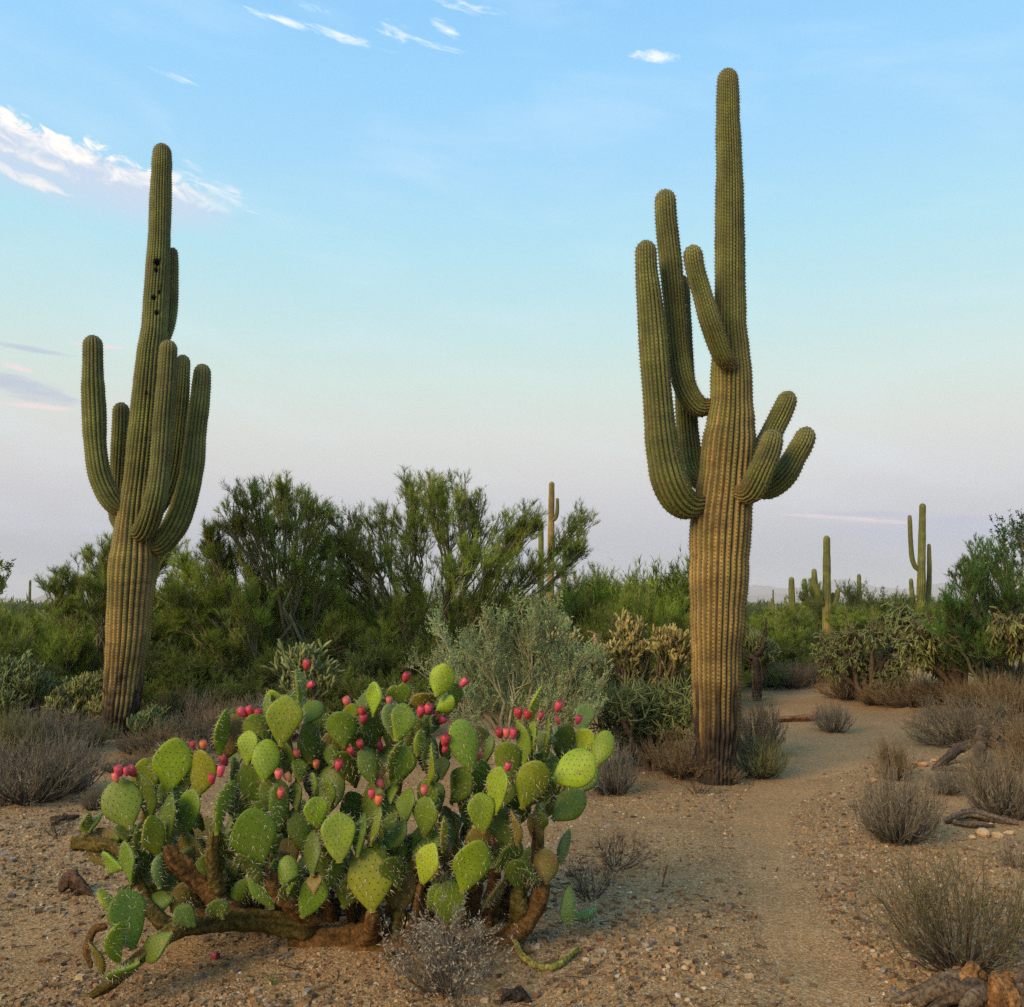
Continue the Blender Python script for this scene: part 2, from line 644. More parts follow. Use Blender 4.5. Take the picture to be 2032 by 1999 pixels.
# ================================================================== ground
# centre line of the worn footpath: metres, half width
TRAIL = np.array([(1.30, 1.2, .17), (1.30, 2.6, .17), (1.30, 3.6, .17), (1.35, 4.4, .17), (1.50, 5.5, .17), (1.78, 6.8, .19), (2.35, 8.2, .26),
                  (3.2, 9.8, .42), (4.1, 11.6, .6), (4.7, 13.4, .8), (4.9, 15.2, .9), (4.5, 17.0, 1.0), (4.0, 19.0, 1.0), (3.6, 22.0, .9), (3.5, 26.0, .7)])
TR = spline(TRAIL, 240)


def trail_dist(x, y):
    x = np.asarray(x, float)
    y = np.asarray(y, float)
    tx = np.interp(y, TR[:, 1], TR[:, 0])
    hw = np.interp(y, TR[:, 1], TR[:, 2])
    return (x - tx) / hw


def gz(x, y):
    x = np.asarray(x, float)
    y = np.asarray(y, float)
    p = np.stack([x, y, np.zeros_like(x)], -1)
    z = (fbm(p, 0.45, 5, 2) - 0.5) * 0.10 + (fbm(p, 2.6, 9, 2) - 0.5) * 0.028
    far = sstep(14, 40, np.hypot(x, y))
    z = z * (1 + 3 * far)
    # worn hollow of the path
    td = trail_dist(x, y)
    z = z - 0.035 * np.exp(-(td / 1.2) ** 2) * sstep(26, 18, y)
    # low bank to the right of the path, and the rise behind the clearing
    z = z + 0.16 * sstep(0.4, 2.2, x - np.interp(y, TR[:, 1], TR[:, 0])) * sstep(10.8, 13.2, y) * sstep(40, 25, y)
    z = z + 0.10 * sstep(13, 18, y) * sstep(0, 3, x)
    # little mound under the prickly pear
    z = z + 0.05 * np.exp(-(((x + 0.55) / 1.1) ** 2 + ((y - 4.4) / 0.55) ** 2))
    return z


def gpt(px, py):
    """ground point seen at a photo pixel"""
    d = ray(px, py)
    Y = 1.55 * F / max(py - 1200.0, 5)
    for _ in range(8):
        p = CAM + d * (Y / d[1])
        err = p[2] - float(gz(p[0], p[1]))
        Y += err / max(-d[2] / d[1], 1e-4) * 0.8
        Y = min(max(Y, 0.5), 4000)
    p = CAM + d * (Y / d[1])
    p[2] = float(gz(p[0], p[1]))
    return p


def axis(n, near, far, c=0.0):
    u = np.linspace(-1, 1, n)
    k = 9.6
    return c + np.sinh(u * k) / math.sinh(k) * far


xs = axis(220, 0, 9000)
xs = np.unique(np.concatenate([xs, np.arange(-5, 7.01, 0.13)]))
ys = np.unique(np.concatenate([np.arange(-2, 2, 0.5), np.arange(2, 18, 0.13), np.geomspace(18, 9000, 110), -np.geomspace(2.2, 3000, 24)]))
X, Yg = np.meshgrid(xs, ys)
Z = gz(X, Yg)
Z = Z * sstep(900, 300, np.hypot(X, Yg))
idx = np.arange(X.size).reshape(X.shape)
g = Geo()
g.add(np.stack([X, Yg, Z], -1).reshape(-1, 3), F4=np.stack([idx[:-1, :-1], idx[:-1, 1:], idx[1:, 1:], idx[1:, :-1]], -1).reshape(-1, 4))
ground = obj('ground', g.mesh('ground', M_GROUND), kind='structure')
ground['label'] = 'gravelly tan desert ground'

rng = np.random.default_rng(11)
nT, nA = 240, 11
tt = spline(TRAIL, nT)
tan = np.gradient(tt[:, :2], axis=0)
nrm = norm(np.stack([-tan[:, 1], tan[:, 0]], -1))
a = np.linspace(-1, 1, nA)
wob = 0.8 + 0.5 * vnoise(np.stack([tt[:, 1], tt[:, 1] * 0, tt[:, 1] * 0], -1), 1.7, 3)
TXY = tt[:, None, :2] + nrm[:, None, :] * (a[None, :, None] * (tt[:, 2] * wob)[:, None, None] * 1.25)
TXY[:, :, 0] += (vnoise(np.stack([TXY[..., 0], TXY[..., 1], TXY[..., 0] * 0], -1), 5, 8) - .5) * 0.10
TZ = gz(TXY[..., 0], TXY[..., 1]) + 0.006 - 0.016 * np.abs(a[None, :]) ** 4
idx = np.arange(nT * nA).reshape(nT, nA)
g = Geo()
g.add(np.concatenate([TXY, TZ[..., None]], -1).reshape(-1, 3), F4=np.stack([idx[:-1, :-1], idx[1:, :-1], idx[1:, 1:], idx[:-1, 1:]], -1).reshape(-1, 4))
trail = obj('trail', g.mesh('trail', M_TRAIL), kind='structure')
trail['label'] = 'worn sandy footpath'

# ---- hills on the horizon
m_hill, t_, b_ = mat_new('hill_rock')
co_ = t_.node('ShaderNodeTexCoord').outputs['Object']
t_.put(b_.inputs['Base Color'], t_.mix(t_.noise(co_, 0.004, 5, 0.6), (0.13, 0.10, 0.09, 1), (0.26, 0.20, 0.15, 1)))
b_.inputs['Roughness'].default_value = 0.95


def ridge(profile, dist, depth, seed, label):
    """profile: (photo px, photo py of the crest)"""
    pr = np.array(profile, float)
    n, m = 220, 24
    px = np.linspace(pr[0, 0], pr[-1, 0], n)
    py = np.interp(px, pr[:, 0], pr[:, 1])
    dirs = (px - CX) / F * math.cos(PITCH)
    h = np.maximum((1200 - py) / F * dist, 0)
    v = np.linspace(0, 1, m)
    Yd = dist + (v[None, :] - 0.5) * depth
    Xd = dirs[:, None] * Yd
    prof = np.sin(np.pi * v) ** 1.3
    P = np.stack([Xd, np.broadcast_to(Yd, Xd.shape), Xd * 0], -1)
    nz = fbm(P, 1 / (dist * 0.022), seed, 4)
    Zr = h[:, None] * prof[None, :] * (0.72 + 0.45 * nz) - 3
    idx = np.arange(n * m).reshape(n, m)
    g = Geo()
    g.add(np.stack([Xd, np.broadcast_to(Yd, Xd.shape), Zr], -1).reshape(-1, 3),
          F4=np.stack([idx[:-1, :-1], idx[1:, :-1], idx[1:, 1:], idx[:-1, 1:]], -1).reshape(-1, 4))
    o = obj('hills', g.mesh('hills', m_hill), kind='structure')
    o['label'] = label


ridge([(40, 1200), (85, 1178), (110, 1176), (128, 1158), (150, 1150), (175, 1152), (200, 1172), (260, 1182), (340, 1190), (400, 1200)], 2600, 500, 3,
      'round topped hill on the horizon')
ridge([(-300, 1190), (0, 1184), (60, 1186), (180, 1184), (420, 1186), (700, 1190)], 4200, 700, 5, 'low pale range along the horizon')
ridge([(1380, 1190), (1440, 1165), (1500, 1160), (1560, 1166), (1620, 1160), (1670, 1146), (1700, 1150), (1740, 1162), (1800, 1164), (1880, 1158),
       (1960, 1172), (2060, 1166), (2300, 1180)], 5200, 900, 7, 'blue hazy mountains on the horizon')
ridge([(900, 1190), (1100, 1182), (1250, 1180), (1400, 1184), (1560, 1176), (1700, 1180), (1900, 1182), (2300, 1188)], 3600, 600, 9,
      'low hazy foothills on the horizon')


# ================================================================== saguaros
def frames(P):
    T = norm(np.gradient(P, axis=0))
    U = np.zeros_like(P)
    u = np.cross(T[0], [0.0, 1.0, 0.0])
    if np.linalg.norm(u) < 0.1:
        u = np.cross(T[0], [1.0, 0, 0])
    u = u / np.linalg.norm(u)
    for i in range(len(P)):
        u = u - T[i] * np.dot(u, T[i])
        u = u / np.linalg.norm(u)
        U[i] = u
    return T, U, np.cross(T, U)


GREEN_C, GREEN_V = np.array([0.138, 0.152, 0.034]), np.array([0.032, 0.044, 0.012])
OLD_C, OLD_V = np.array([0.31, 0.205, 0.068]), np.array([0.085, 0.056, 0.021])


def rib_limb(pts, rads, ribs, z0, old_top, old_bot, seed, step=0.03, depth=0.13, per=6, holes=(), char=None, spine_every=0.034,
             spine_len=0.024, bands=0.040):
    """one ribbed column following pts (K,3), radii (K,). Returns body geo, spine geo"""
    rng = np.random.default_rng(seed)
    pts = np.asarray(pts, float)
    K = len(pts)
    n = 400
    dense = spline(np.concatenate([pts, np.asarray(rads, float)[:, None]], 1), n)
    seg = np.linalg.norm(np.diff(dense[:, :3], axis=0), axis=1)
    s = np.concatenate([[0], np.cumsum(seg)])
    L = s[-1]
    rend = dense[-1, 3]
    cap = rend * 1.15
    ss = np.concatenate([np.arange(0, L - cap, step), L - cap + cap * np.sin(np.linspace(0, np.pi / 2, 9))])
    P = np.stack([np.interp(ss, s, dense[:, i]) for i in range(3)], 1)
    r = np.interp(ss, s, dense[:, 3])
    d = np.clip((ss - (L - cap)) / cap, 0, 1)
    r = r * np.sqrt(np.maximum(1 - d ** 2, 0.0012))
    q = np.stack([ss, ss * 0 + seed * 3.7, ss * 0], -1)
    r = r * (1 + bands * 2 * (vnoise(q, 3.1, seed) - 0.5) + bands * (vnoise(q, 9.0, seed + 1) - 0.5) * 1.6)
    T, U, W = frames(P)
    k = ribs * per
    th = np.arange(k) / k * 2 * np.pi
    wob = (vnoise(np.stack([ss, ss * 0, ss * 0 + 4], -1), 1.3, seed + 5) - 0.5) * 0.5 / ribs * 2 * np.pi
    phase = th[None, :] * ribs / 2
    prof = np.abs(np.sin(phase)) ** 0.75 + 0 * ss[:, None]
    ribid = np.floor(th * ribs / (2 * np.pi)).astype(int)
    # single ribs swell and shrink
    rn = vnoise(np.stack([ss[:, None] * 2.2 + 0 * th[None], ribid[None, :] * 7.3 + 0 * ss[:, None], 0 * ss[:, None] + 0 * th[None]], -1), 1.0, seed + 7)
    dd = depth * (0.6 + 0.85 * rn)
    rad = r[:, None] * (1 - dd + dd * prof * 1.1 + 0.04 * (rn - 0.5))
    ang = th[None, :] + wob[:, None]
    N = U[:, None, :] * np.cos(ang)[..., None] + W[:, None, :] * np.sin(ang)[..., None]
    V = P[:, None, :] + N * rad[..., None]
    zz = V[..., 2] - z0
    rid3 = np.stack([ribid[None, :] * 5.1 + 0 * zz, zz * 1.2, 0 * zz], -1)
    old = 1 - sstep(old_bot, old_top, zz + (vnoise(rid3, 1.0, seed + 9) - 0.5) * (old_top - old_bot) * 1.1)
    old = old * (0.55 + 0.45 * vnoise(rid3, 2.3, seed + 13))
    mott = fbm(V, 5.0, seed + 11, 3)
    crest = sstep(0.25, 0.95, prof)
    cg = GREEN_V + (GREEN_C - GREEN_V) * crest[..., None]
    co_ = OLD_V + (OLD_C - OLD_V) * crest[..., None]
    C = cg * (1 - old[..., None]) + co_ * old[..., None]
    band = vnoise(np.stack([V[..., 2] * 4.2, ang * 0.6, 0 * zz], -1), 1.0, seed + 41) * 0.6 + vnoise(np.stack([V[..., 2] * 13, ang * 0.9, 0 * zz], -1), 1.0, seed + 43) * 0.4
    C = C * (0.75 + 0.5 * mott)[..., None] * (0.5 + 1.0 * band)[..., None]
    # pale dusty growth band just under the tip
    tipf = sstep(L - 0.28, L, ss)[:, None, None]
    C = C * (1 - 0.25 * tipf) + np.array([0.26, 0.22, 0.11]) * 0.25 * tipf
    # brown creases where a limb starts
    if char is None:
        st = np.exp(-(ss / 0.12) ** 2)[:, None, None] * 0.75
        C = C * (1 - st) + np.array([0.20, 0.12, 0.05]) * st * (0.5 + mott[..., None])
    else:
        nb = vnoise(rid3 * [1, 2.2, 1], 1.0, seed + 17)
        ch = 1 - sstep(char * 0.55, char * 1.5, zz + (nb - 0.5) * char * 1.1)
        C = C * (1 - ch[..., None]) + np.array([0.026, 0.019, 0.014]) * (0.5 + 0.8 * mott)[..., None] * ch[..., None]
        rough = (fbm(V, 16, seed + 19, 2) - 0.5) * 0.05 * ch
        V = V + N * rough[..., None]
    # scattered scabs
    scab = np.maximum(sstep(0.66, 0.74, fbm(V, 11, seed + 23, 2)), sstep(0.80, 0.86, vnoise(V * [1, 1, 2.2], 24, seed + 29))) * 0.5
    C = C * (1 - scab[..., None]) + np.array([0.10, 0.065, 0.035]) * scab[..., None]
    for (hc, hr) in holes:
        dist = np.linalg.norm(V - np.asarray(hc), axis=-1)
        f = 1 - sstep(hr * 0.55, hr * 1.05, dist)
        V = V - N * (f * hr * 2.4)[..., None]
        f2 = 1 - sstep(hr * 0.8, hr * 1.5, dist)
        C = C * (1 - f2[..., None]) + np.array([0.02, 0.014, 0.01]) * f2[..., None]
    K2 = len(ss)
    idx = np.arange(K2 * k).reshape(K2, k)
    nx = np.roll(idx, -1, axis=1)
    body = Geo()
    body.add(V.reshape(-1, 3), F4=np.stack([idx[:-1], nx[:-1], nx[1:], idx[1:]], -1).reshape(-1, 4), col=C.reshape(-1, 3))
    # spines along each crest
    sp = Geo()
    cols = (np.arange(ribs) * per + per // 2)
    js = []
    for c in cols:
        sa = np.arange(0.02 + rng.uniform(0, spine_every), L, spine_every)
        js.append((np.full(len(sa), c), sa))
    cc = np.concatenate([j[0] for j in js])
    sa = np.concatenate([j[1] for j in js])
    fi = np.interp(sa, ss, np.arange(K2))
    i0 = np.minimum(fi.astype(int), K2 - 2)
    ff = (fi - i0)[:, None]
    Bp = V[i0, cc] * (1 - ff) + V[i0 + 1, cc] * ff
    Nn = norm(N[i0, cc])
    Tt = T[i0]
    Ss = np.cross(Nn, Tt)
    zb = Bp[:, 2] - z0
    keep = zb > (char or 0.0) * 0.8
    Bp, Nn, Tt, Ss, zb = Bp[keep], Nn[keep], Tt[keep], Ss[keep], zb[keep]
    ob = (1 - sstep(old_bot, old_top, zb))[:, None]
    M = len(Bp)
    acol = np.array([0.10, 0.075, 0.045]) * (1 - ob) + np.array([0.05, 0.03, 0.018]) * ob
    e = 0.0062
    tip = Bp + Nn * e * 1.2
    Vq = np.stack([Bp + Tt * e * 1.3, Bp + Ss * e, Bp - Tt * e * 1.3, Bp - Ss * e, tip], 1).reshape(-1, 3)
    b5 = np.arange(M)[:, None] * 5
    F3 = np.concatenate([b5 + [0, 1, 4], b5 + [1, 2, 4], b5 + [2, 3, 4], b5 + [3, 0, 4]])
    sp.add(Vq, F3=F3, col=np.repeat(acol, 5, axis=0))
    for j in range(4):
        dv = norm(Nn * 1.0 + Tt * rng.normal(0, .7, (M, 1)) + Ss * rng.normal(0, .8, (M, 1))) * (spine_len * rng.uniform(.6, 1.3, (M, 1)))
        scol = np.array([0.34, 0.29, 0.19]) * (1 - ob) + np.array([0.13, 0.085, 0.05]) * ob
        sp.needles(Bp, dv, 0.0022, scol * rng.uniform(.6, 1.2, (M, 1)), rng)
    return body, sp


def saguaro(label, trunk, arms, Y, seed, old=(2.2, 4.4), char=0.35, ribs=22, holes=(), detail=1.0, group=None, base=None, scale_r=1.0, dense=True):
    """trunk: [(px,py,width px)] in photo pixels from foot to tip at depth Y; arms: [(dY0,dY1,[(px,py,w)...])]"""
    def world_pts(lst, y0, y1):
        out, rr = [], []
        for i, (px, py, wd) in enumerate(lst):
            yy = Y + y0 + (y1 - y0) * min(1.0, i / max(1, min(2, len(lst) - 1)))
            out.append(at(px, py, yy))
            rr.append(wd / 2 / F * yy * scale_r)
        return np.array(out), np.array(rr)
    tp, tr = world_pts(trunk, 0, 0)
    z0 = float(gz(tp[0, 0], tp[0, 1]))
    o = np.array([tp[0, 0], tp[0, 1], z0])
    tp[0, 2] = z0 - 0.12
    root = thing('saguaro_cactus', label, 'saguaro', o, group=group)
    hl = []
    for (hx, hy, hr) in holes:
        yy = Y - np.interp(hy, [t[1] for t in trunk][::-1], tr[::-1]) * 0.96
        hl.append((at(hx, hy, yy) - o, hr / F * Y * 1.35))
    step = 0.032 / detail
    body, sp = rib_limb(tp - o, tr, ribs, 0.0, old[1], old[0], seed, step=step, char=char, holes=hl, per=5 if detail >= 0.5 else 4,
                        spine_every=0.034 if dense else 0.08)
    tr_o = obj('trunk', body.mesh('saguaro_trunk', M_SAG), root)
    if dense:
        obj('spines', sp.mesh('saguaro_trunk_spines', M_SPINE, False), tr_o, kind='stuff')
    for i, (y0, y1, lst) in enumerate(arms):
        ap, ar = world_pts(lst, y0, y1)
        nr = max(9, int(round(ribs * 0.68)))
        body, sp = rib_limb(ap - o, ar, nr, 0.0, old[0] * 0.2 + 0.0, old[0] * 0.1, seed + 31 * (i + 1), step=max(step, 0.036), depth=0.15, spine_len=0.026,
                            per=5 if detail >= 0.5 else 4, spine_every=0.036 if dense else 0.08)
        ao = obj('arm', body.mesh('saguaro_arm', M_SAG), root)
        if dense:
            obj('spines', sp.mesh('saguaro_arm_spines', M_SPINE, False), ao, kind='stuff')
    return root


def Z1(x, y, wd):     # measured on an enlargement of the left cactus
    return (100 + x / 2.115, 240 + y / 2.115, wd / 2.115)


def Z2(x, y, wd):     # enlargement of the right cactus
    return (1200 + x / 1.904, 100 + y / 1.904, wd / 1.904)


def Z5(x, y, wd):
    return (1250 + x / 2.474, 1000 + y / 2.474, wd / 2.474)


def Z8(x, y, wd):
    return (600 + x / 2.419, 880 + y / 2.419, wd / 2.419)


# right: the tall one beside the path
trunk_r = [(1421, 1545, 78), (1421, 1513, 76), (1422, 1445, 84), (1422, 1364, 92), (1422, 1283, 99), (1424, 1202, 107), (1427, 1121, 113), (1431, 1040, 119)]
trunk_r += [Z2(*t) for t in [(455, 1650, 212), (468, 1500, 197), (478, 1350, 170), (477, 1200, 147), (473, 1050, 124), (474, 950, 114), (473, 800, 115),
                             (472, 600, 108), (471, 450, 102), (466, 300, 92), (465, 150, 84), (464, 72, 70)]]
arms_r = [
    (-0.06, -0.24, [Z2(*t) for t in [(372, 1712, 80), (300, 1712, 124), (248, 1640, 132), (217, 1500, 120), (199, 1300, 112), (183, 1100, 106), (170, 950, 95), (158, 830, 84), (155, 720, 78)]]),
    (0.06, 0.02, [Z2(*t) for t in [(408, 1340, 50), (352, 1345, 80), (303, 1270, 84), (279, 1150, 82), (264, 980, 84), (248, 800, 88), (232, 640, 80), (228, 528, 76)]]),
    (0.12, 0.30, [Z2(*t) for t in [(400, 1640, 60), (335, 1600, 90), (316, 1480, 88), (304, 1300, 78), (296, 1150, 76), (290, 1000, 72), (288, 850, 60)]]),
    (-0.16, -0.34, [Z2(*t) for t in [(482, 1190, 50), (448, 1160, 72), (403, 1040, 78), (368, 920, 74), (340, 820, 74), (330, 737, 68)]]),
    (-0.18, -0.36, [Z2(*t) for t in [(496, 1668, 60), (548, 1668, 94), (594, 1580, 92), (622, 1510, 88), (640, 1434, 80)]]),
    (-0.02, -0.10, [Z2(*t) for t in [(540, 1640, 50), (612, 1654, 88), (676, 1605, 92), (722, 1530, 86), (752, 1478, 80), (769, 1424, 72)]]),
    (0.08, 0.16, [Z2(*t) for t in [(540, 1530, 50), (600, 1500, 80), (648, 1412, 80), (678, 1350, 76), (702, 1290, 68)]]),
]
SAG_R = saguaro('tall saguaro with a brown lower trunk and short stubby arms beside the footpath', trunk_r, arms_r, 8.45, 101, old=(1.9, 4.6), char=0.60, ribs=28)

# left: the one with woodpecker holes
trunk_l = [(233, 1462, 66), (236, 1440, 64), (241, 1396, 70), (246, 1341, 75), (254, 1268, 82), (258.5, 1194, 84), (264, 1120, 87), (268, 1060, 80), (272, 1020, 74)]
trunk_l += [Z1(*t) for t in [(380, 1500, 140), (396, 1300, 132), (410, 1150, 126), (424, 980, 122), (436, 880, 108), (447, 700, 100), (457, 500, 92), (464, 300, 88), (468, 180, 84), (470, 97, 72)]]
arms_l = [
    (-0.02, -0.12, [Z1(*t) for t in [(330, 1640, 50), (268, 1605, 88), (212, 1500, 92), (190, 1370, 88), (183, 1220, 92), (178, 1100, 92), (178, 1000, 80), (178, 900, 72)]]),
    (0.10, 0.36, [Z1(*t) for t in [(330, 1760, 40), (278, 1660, 60), (284, 1550, 70), (290, 1420, 72), (296, 1280, 70), (297, 1182, 62)]]),
    (-0.08, -0.36, [Z1(*t) for t in [(340, 1700, 50), (392, 1722, 88), (438, 1600, 92), (460, 1450, 84), (474, 1250, 84), (488, 1080, 80), (497, 920, 68)]]),
    (0.10, 0.20, [Z1(*t) for t in [(420, 1680, 50), (478, 1580, 70), (512, 1470, 72), (532, 1320, 68), (549, 1150, 64), (558, 982, 56)]]),
    (0.0, 0.02, [Z1(*t) for t in [(400, 1780, 50), (462, 1778, 92), (528, 1690, 102), (574, 1560, 98), (598, 1440, 94), (612, 1300, 84), (630, 1150, 78), (640, 1020, 66)]]),
    (0.10, 0.24, [Z1(*t) for t in [(470, 960, 30), (494, 880, 44), (508, 800, 50), (512, 700, 50), (513, 600, 48), (513, 533, 40)]]),
]
HOLES_L = [(312, 521, 5.5), (310, 536, 3.5), (329, 535, 3.5), (320, 567, 3.6), (317, 579, 3.8), (305, 591, 3.8), (312, 620, 4.2), (291, 780, 2.2), (278, 1152, 2.4)]
SAG_L = saguaro('saguaro with dark woodpecker holes in its upper trunk and long upturned arms', trunk_l, arms_l, 11.15, 202, old=(1.2, 3.4), char=0.62, ribs=24,
                holes=HOLES_L, detail=1.5)

# far saguaros
FARG = 'distant saguaros'


def far_sag(label, foot_px, tip_px, wd, Y, arms=(), seed=1, lean=None, old=(0.2, 1.6), group=None):
    (x1, y1) = tip_px
    fx = foot_px
    fy = 1200 + 1.5 * F / Y
    ts = np.linspace(0, 1, 7)
    wf = np.interp(ts, [0, .25, .6, 1], [0.9, 1.05, .95, .75])
    tr = [(fx + (x1 - fx) * t, fy + (y1 - fy) * t, wd * f) for t, f in zip(ts, wf)]
    return saguaro(label, tr, arms, Y, seed, old=old, char=0.2, ribs=15, detail=0.34, group=group, dense=False)


p = lambda *q: [Z5(*t) for t in q]
far_sag('distant saguaro with one short arm on each side above dense green scrub', 1250 + 967 / 2.474, (1250 + 966 / 2.474, 1063), 17, 34,
        [(0, -0.3, p((960, 500, 20), (938, 482, 27), (920, 430, 28), (908, 380, 28), (903, 318, 24))),
         (0, 0.1, p((972, 505, 20), (995, 495, 26), (1014, 465, 26), (1022, 416, 22))),
         (0.1, 0.3, p((972, 480, 14), (992, 468, 18), (998, 435, 16)))], 301)
far_sag('distant plain saguaro post with rounded budding arms low at its left side', 1250 + 797 / 2.474, (1250 + 793 / 2.474, 1145), 14, 40,
        [(-0.1, -0.4, p((790, 560, 10), (770, 545, 16), (764, 520, 17), (764, 488, 15))),
         (-0.3, -0.8, p((795, 590, 10), (788, 570, 16), (786, 545, 17), (786, 520, 14)))], 302)
far_sag('distant armless saguaro leaning slightly beside the two armed saguaro', 1250 + 880 / 2.474, (1250 + 856 / 2.474, 1148), 12, 41, (), 303, group=None)
far_sag('distant armless saguaro half hidden behind the raised arm of a saguaro', 1250 + 897 / 2.474, (1250 + 891 / 2.474, 1146), 10, 46, (), 304)
far_sag('slim distant armless saguaro alone above the scrub against the blue hills', 1250 + 1129 / 2.474, (1250 + 1124 / 2.474, 1139), 10, 47, (), 305)
far_sag('distant saguaro with three uneven upright arms beside the big green bush', 1250 + 1424 / 2.474, (1250 + 1437 / 2.474, 999), 16, 32,
        [(0, 0.0, p((1425, 330, 16), (1402, 312, 22), (1385, 265, 23), (1378, 180, 22), (1375, 100, 21), (1373, 55, 17))),
         (0.1, 0.2, p((1440, 540, 18), (1458, 500, 24), (1467, 420, 25), (1470, 320, 23), (1469, 250, 20), (1468, 196, 16))),
         (0, 0.1, p((1410, 560, 18), (1394, 500, 22), (1385, 440, 23), (1379, 366, 18))),
         (-0.25, -0.4, p((1425, 520, 30), (1432, 460, 38), (1435, 380, 34), (1435, 320, 30), (1435, 260, 24)))], 306)
for i, (zx, zt, wd, Y) in enumerate([(703, 420, 4.0, 90), (694, 463, 3.6, 96), (684, 476, 3.2, 102), (765, 455, 4.2, 80), (715, 495, 3.0, 110)]):
    far_sag('tiny far saguaro post on the skyline by the blue hills', 1250 + zx / 2.474, (1250 + zx / 2.474, 1000 + zt / 2.474), wd, Y, (), 310 + i,
            group='tiny saguaros on the skyline')
p = lambda *q: [Z8(*t) for t in q]
far_sag('distant brownish saguaro with one hooked arm behind the wispy tree', 600 + 1188 / 2.419, (600 + 1197 / 2.419, 956), 14.5, 33,
        [(-0.05, -0.1, p((1190, 372, 12), (1208, 368, 17), (1220, 348, 18), (1224, 310, 18), (1224, 262, 15)))], 320, old=(4.5, 8.0))
far_sag('distant armless saguaro close beside the hook armed saguaro behind wispy branches', 600 + 1144 / 2.419, (600 + 1146 / 2.419, 880 + 372 / 2.419), 12.5, 35, (), 321)
far_sag('slender pale distant saguaro seen through thin bare branches', 600 + 1256 / 2.419, (600 + 1257 / 2.419, 880 + 420 / 2.419), 8.5, 38, (), 322)
far_sag('short stout young saguaro with a pale domed top among green shrubs', 600 + 1322 / 2.419, (600 + 1322 / 2.419, 880 + 697 / 2.419), 21, 19, (), 323, old=(0.1, 0.3))
far_sag('lone thin saguaro before the round topped hill', 57, (60, 1151), 5.5, 62, (), 324)
far_sag('pale saguaro almost hidden within the crown of the large wispy tree', 600 + 318 / 2.419, (600 + 322 / 2.419, 880 + 440 / 2.419), 9, 40, (), 325)


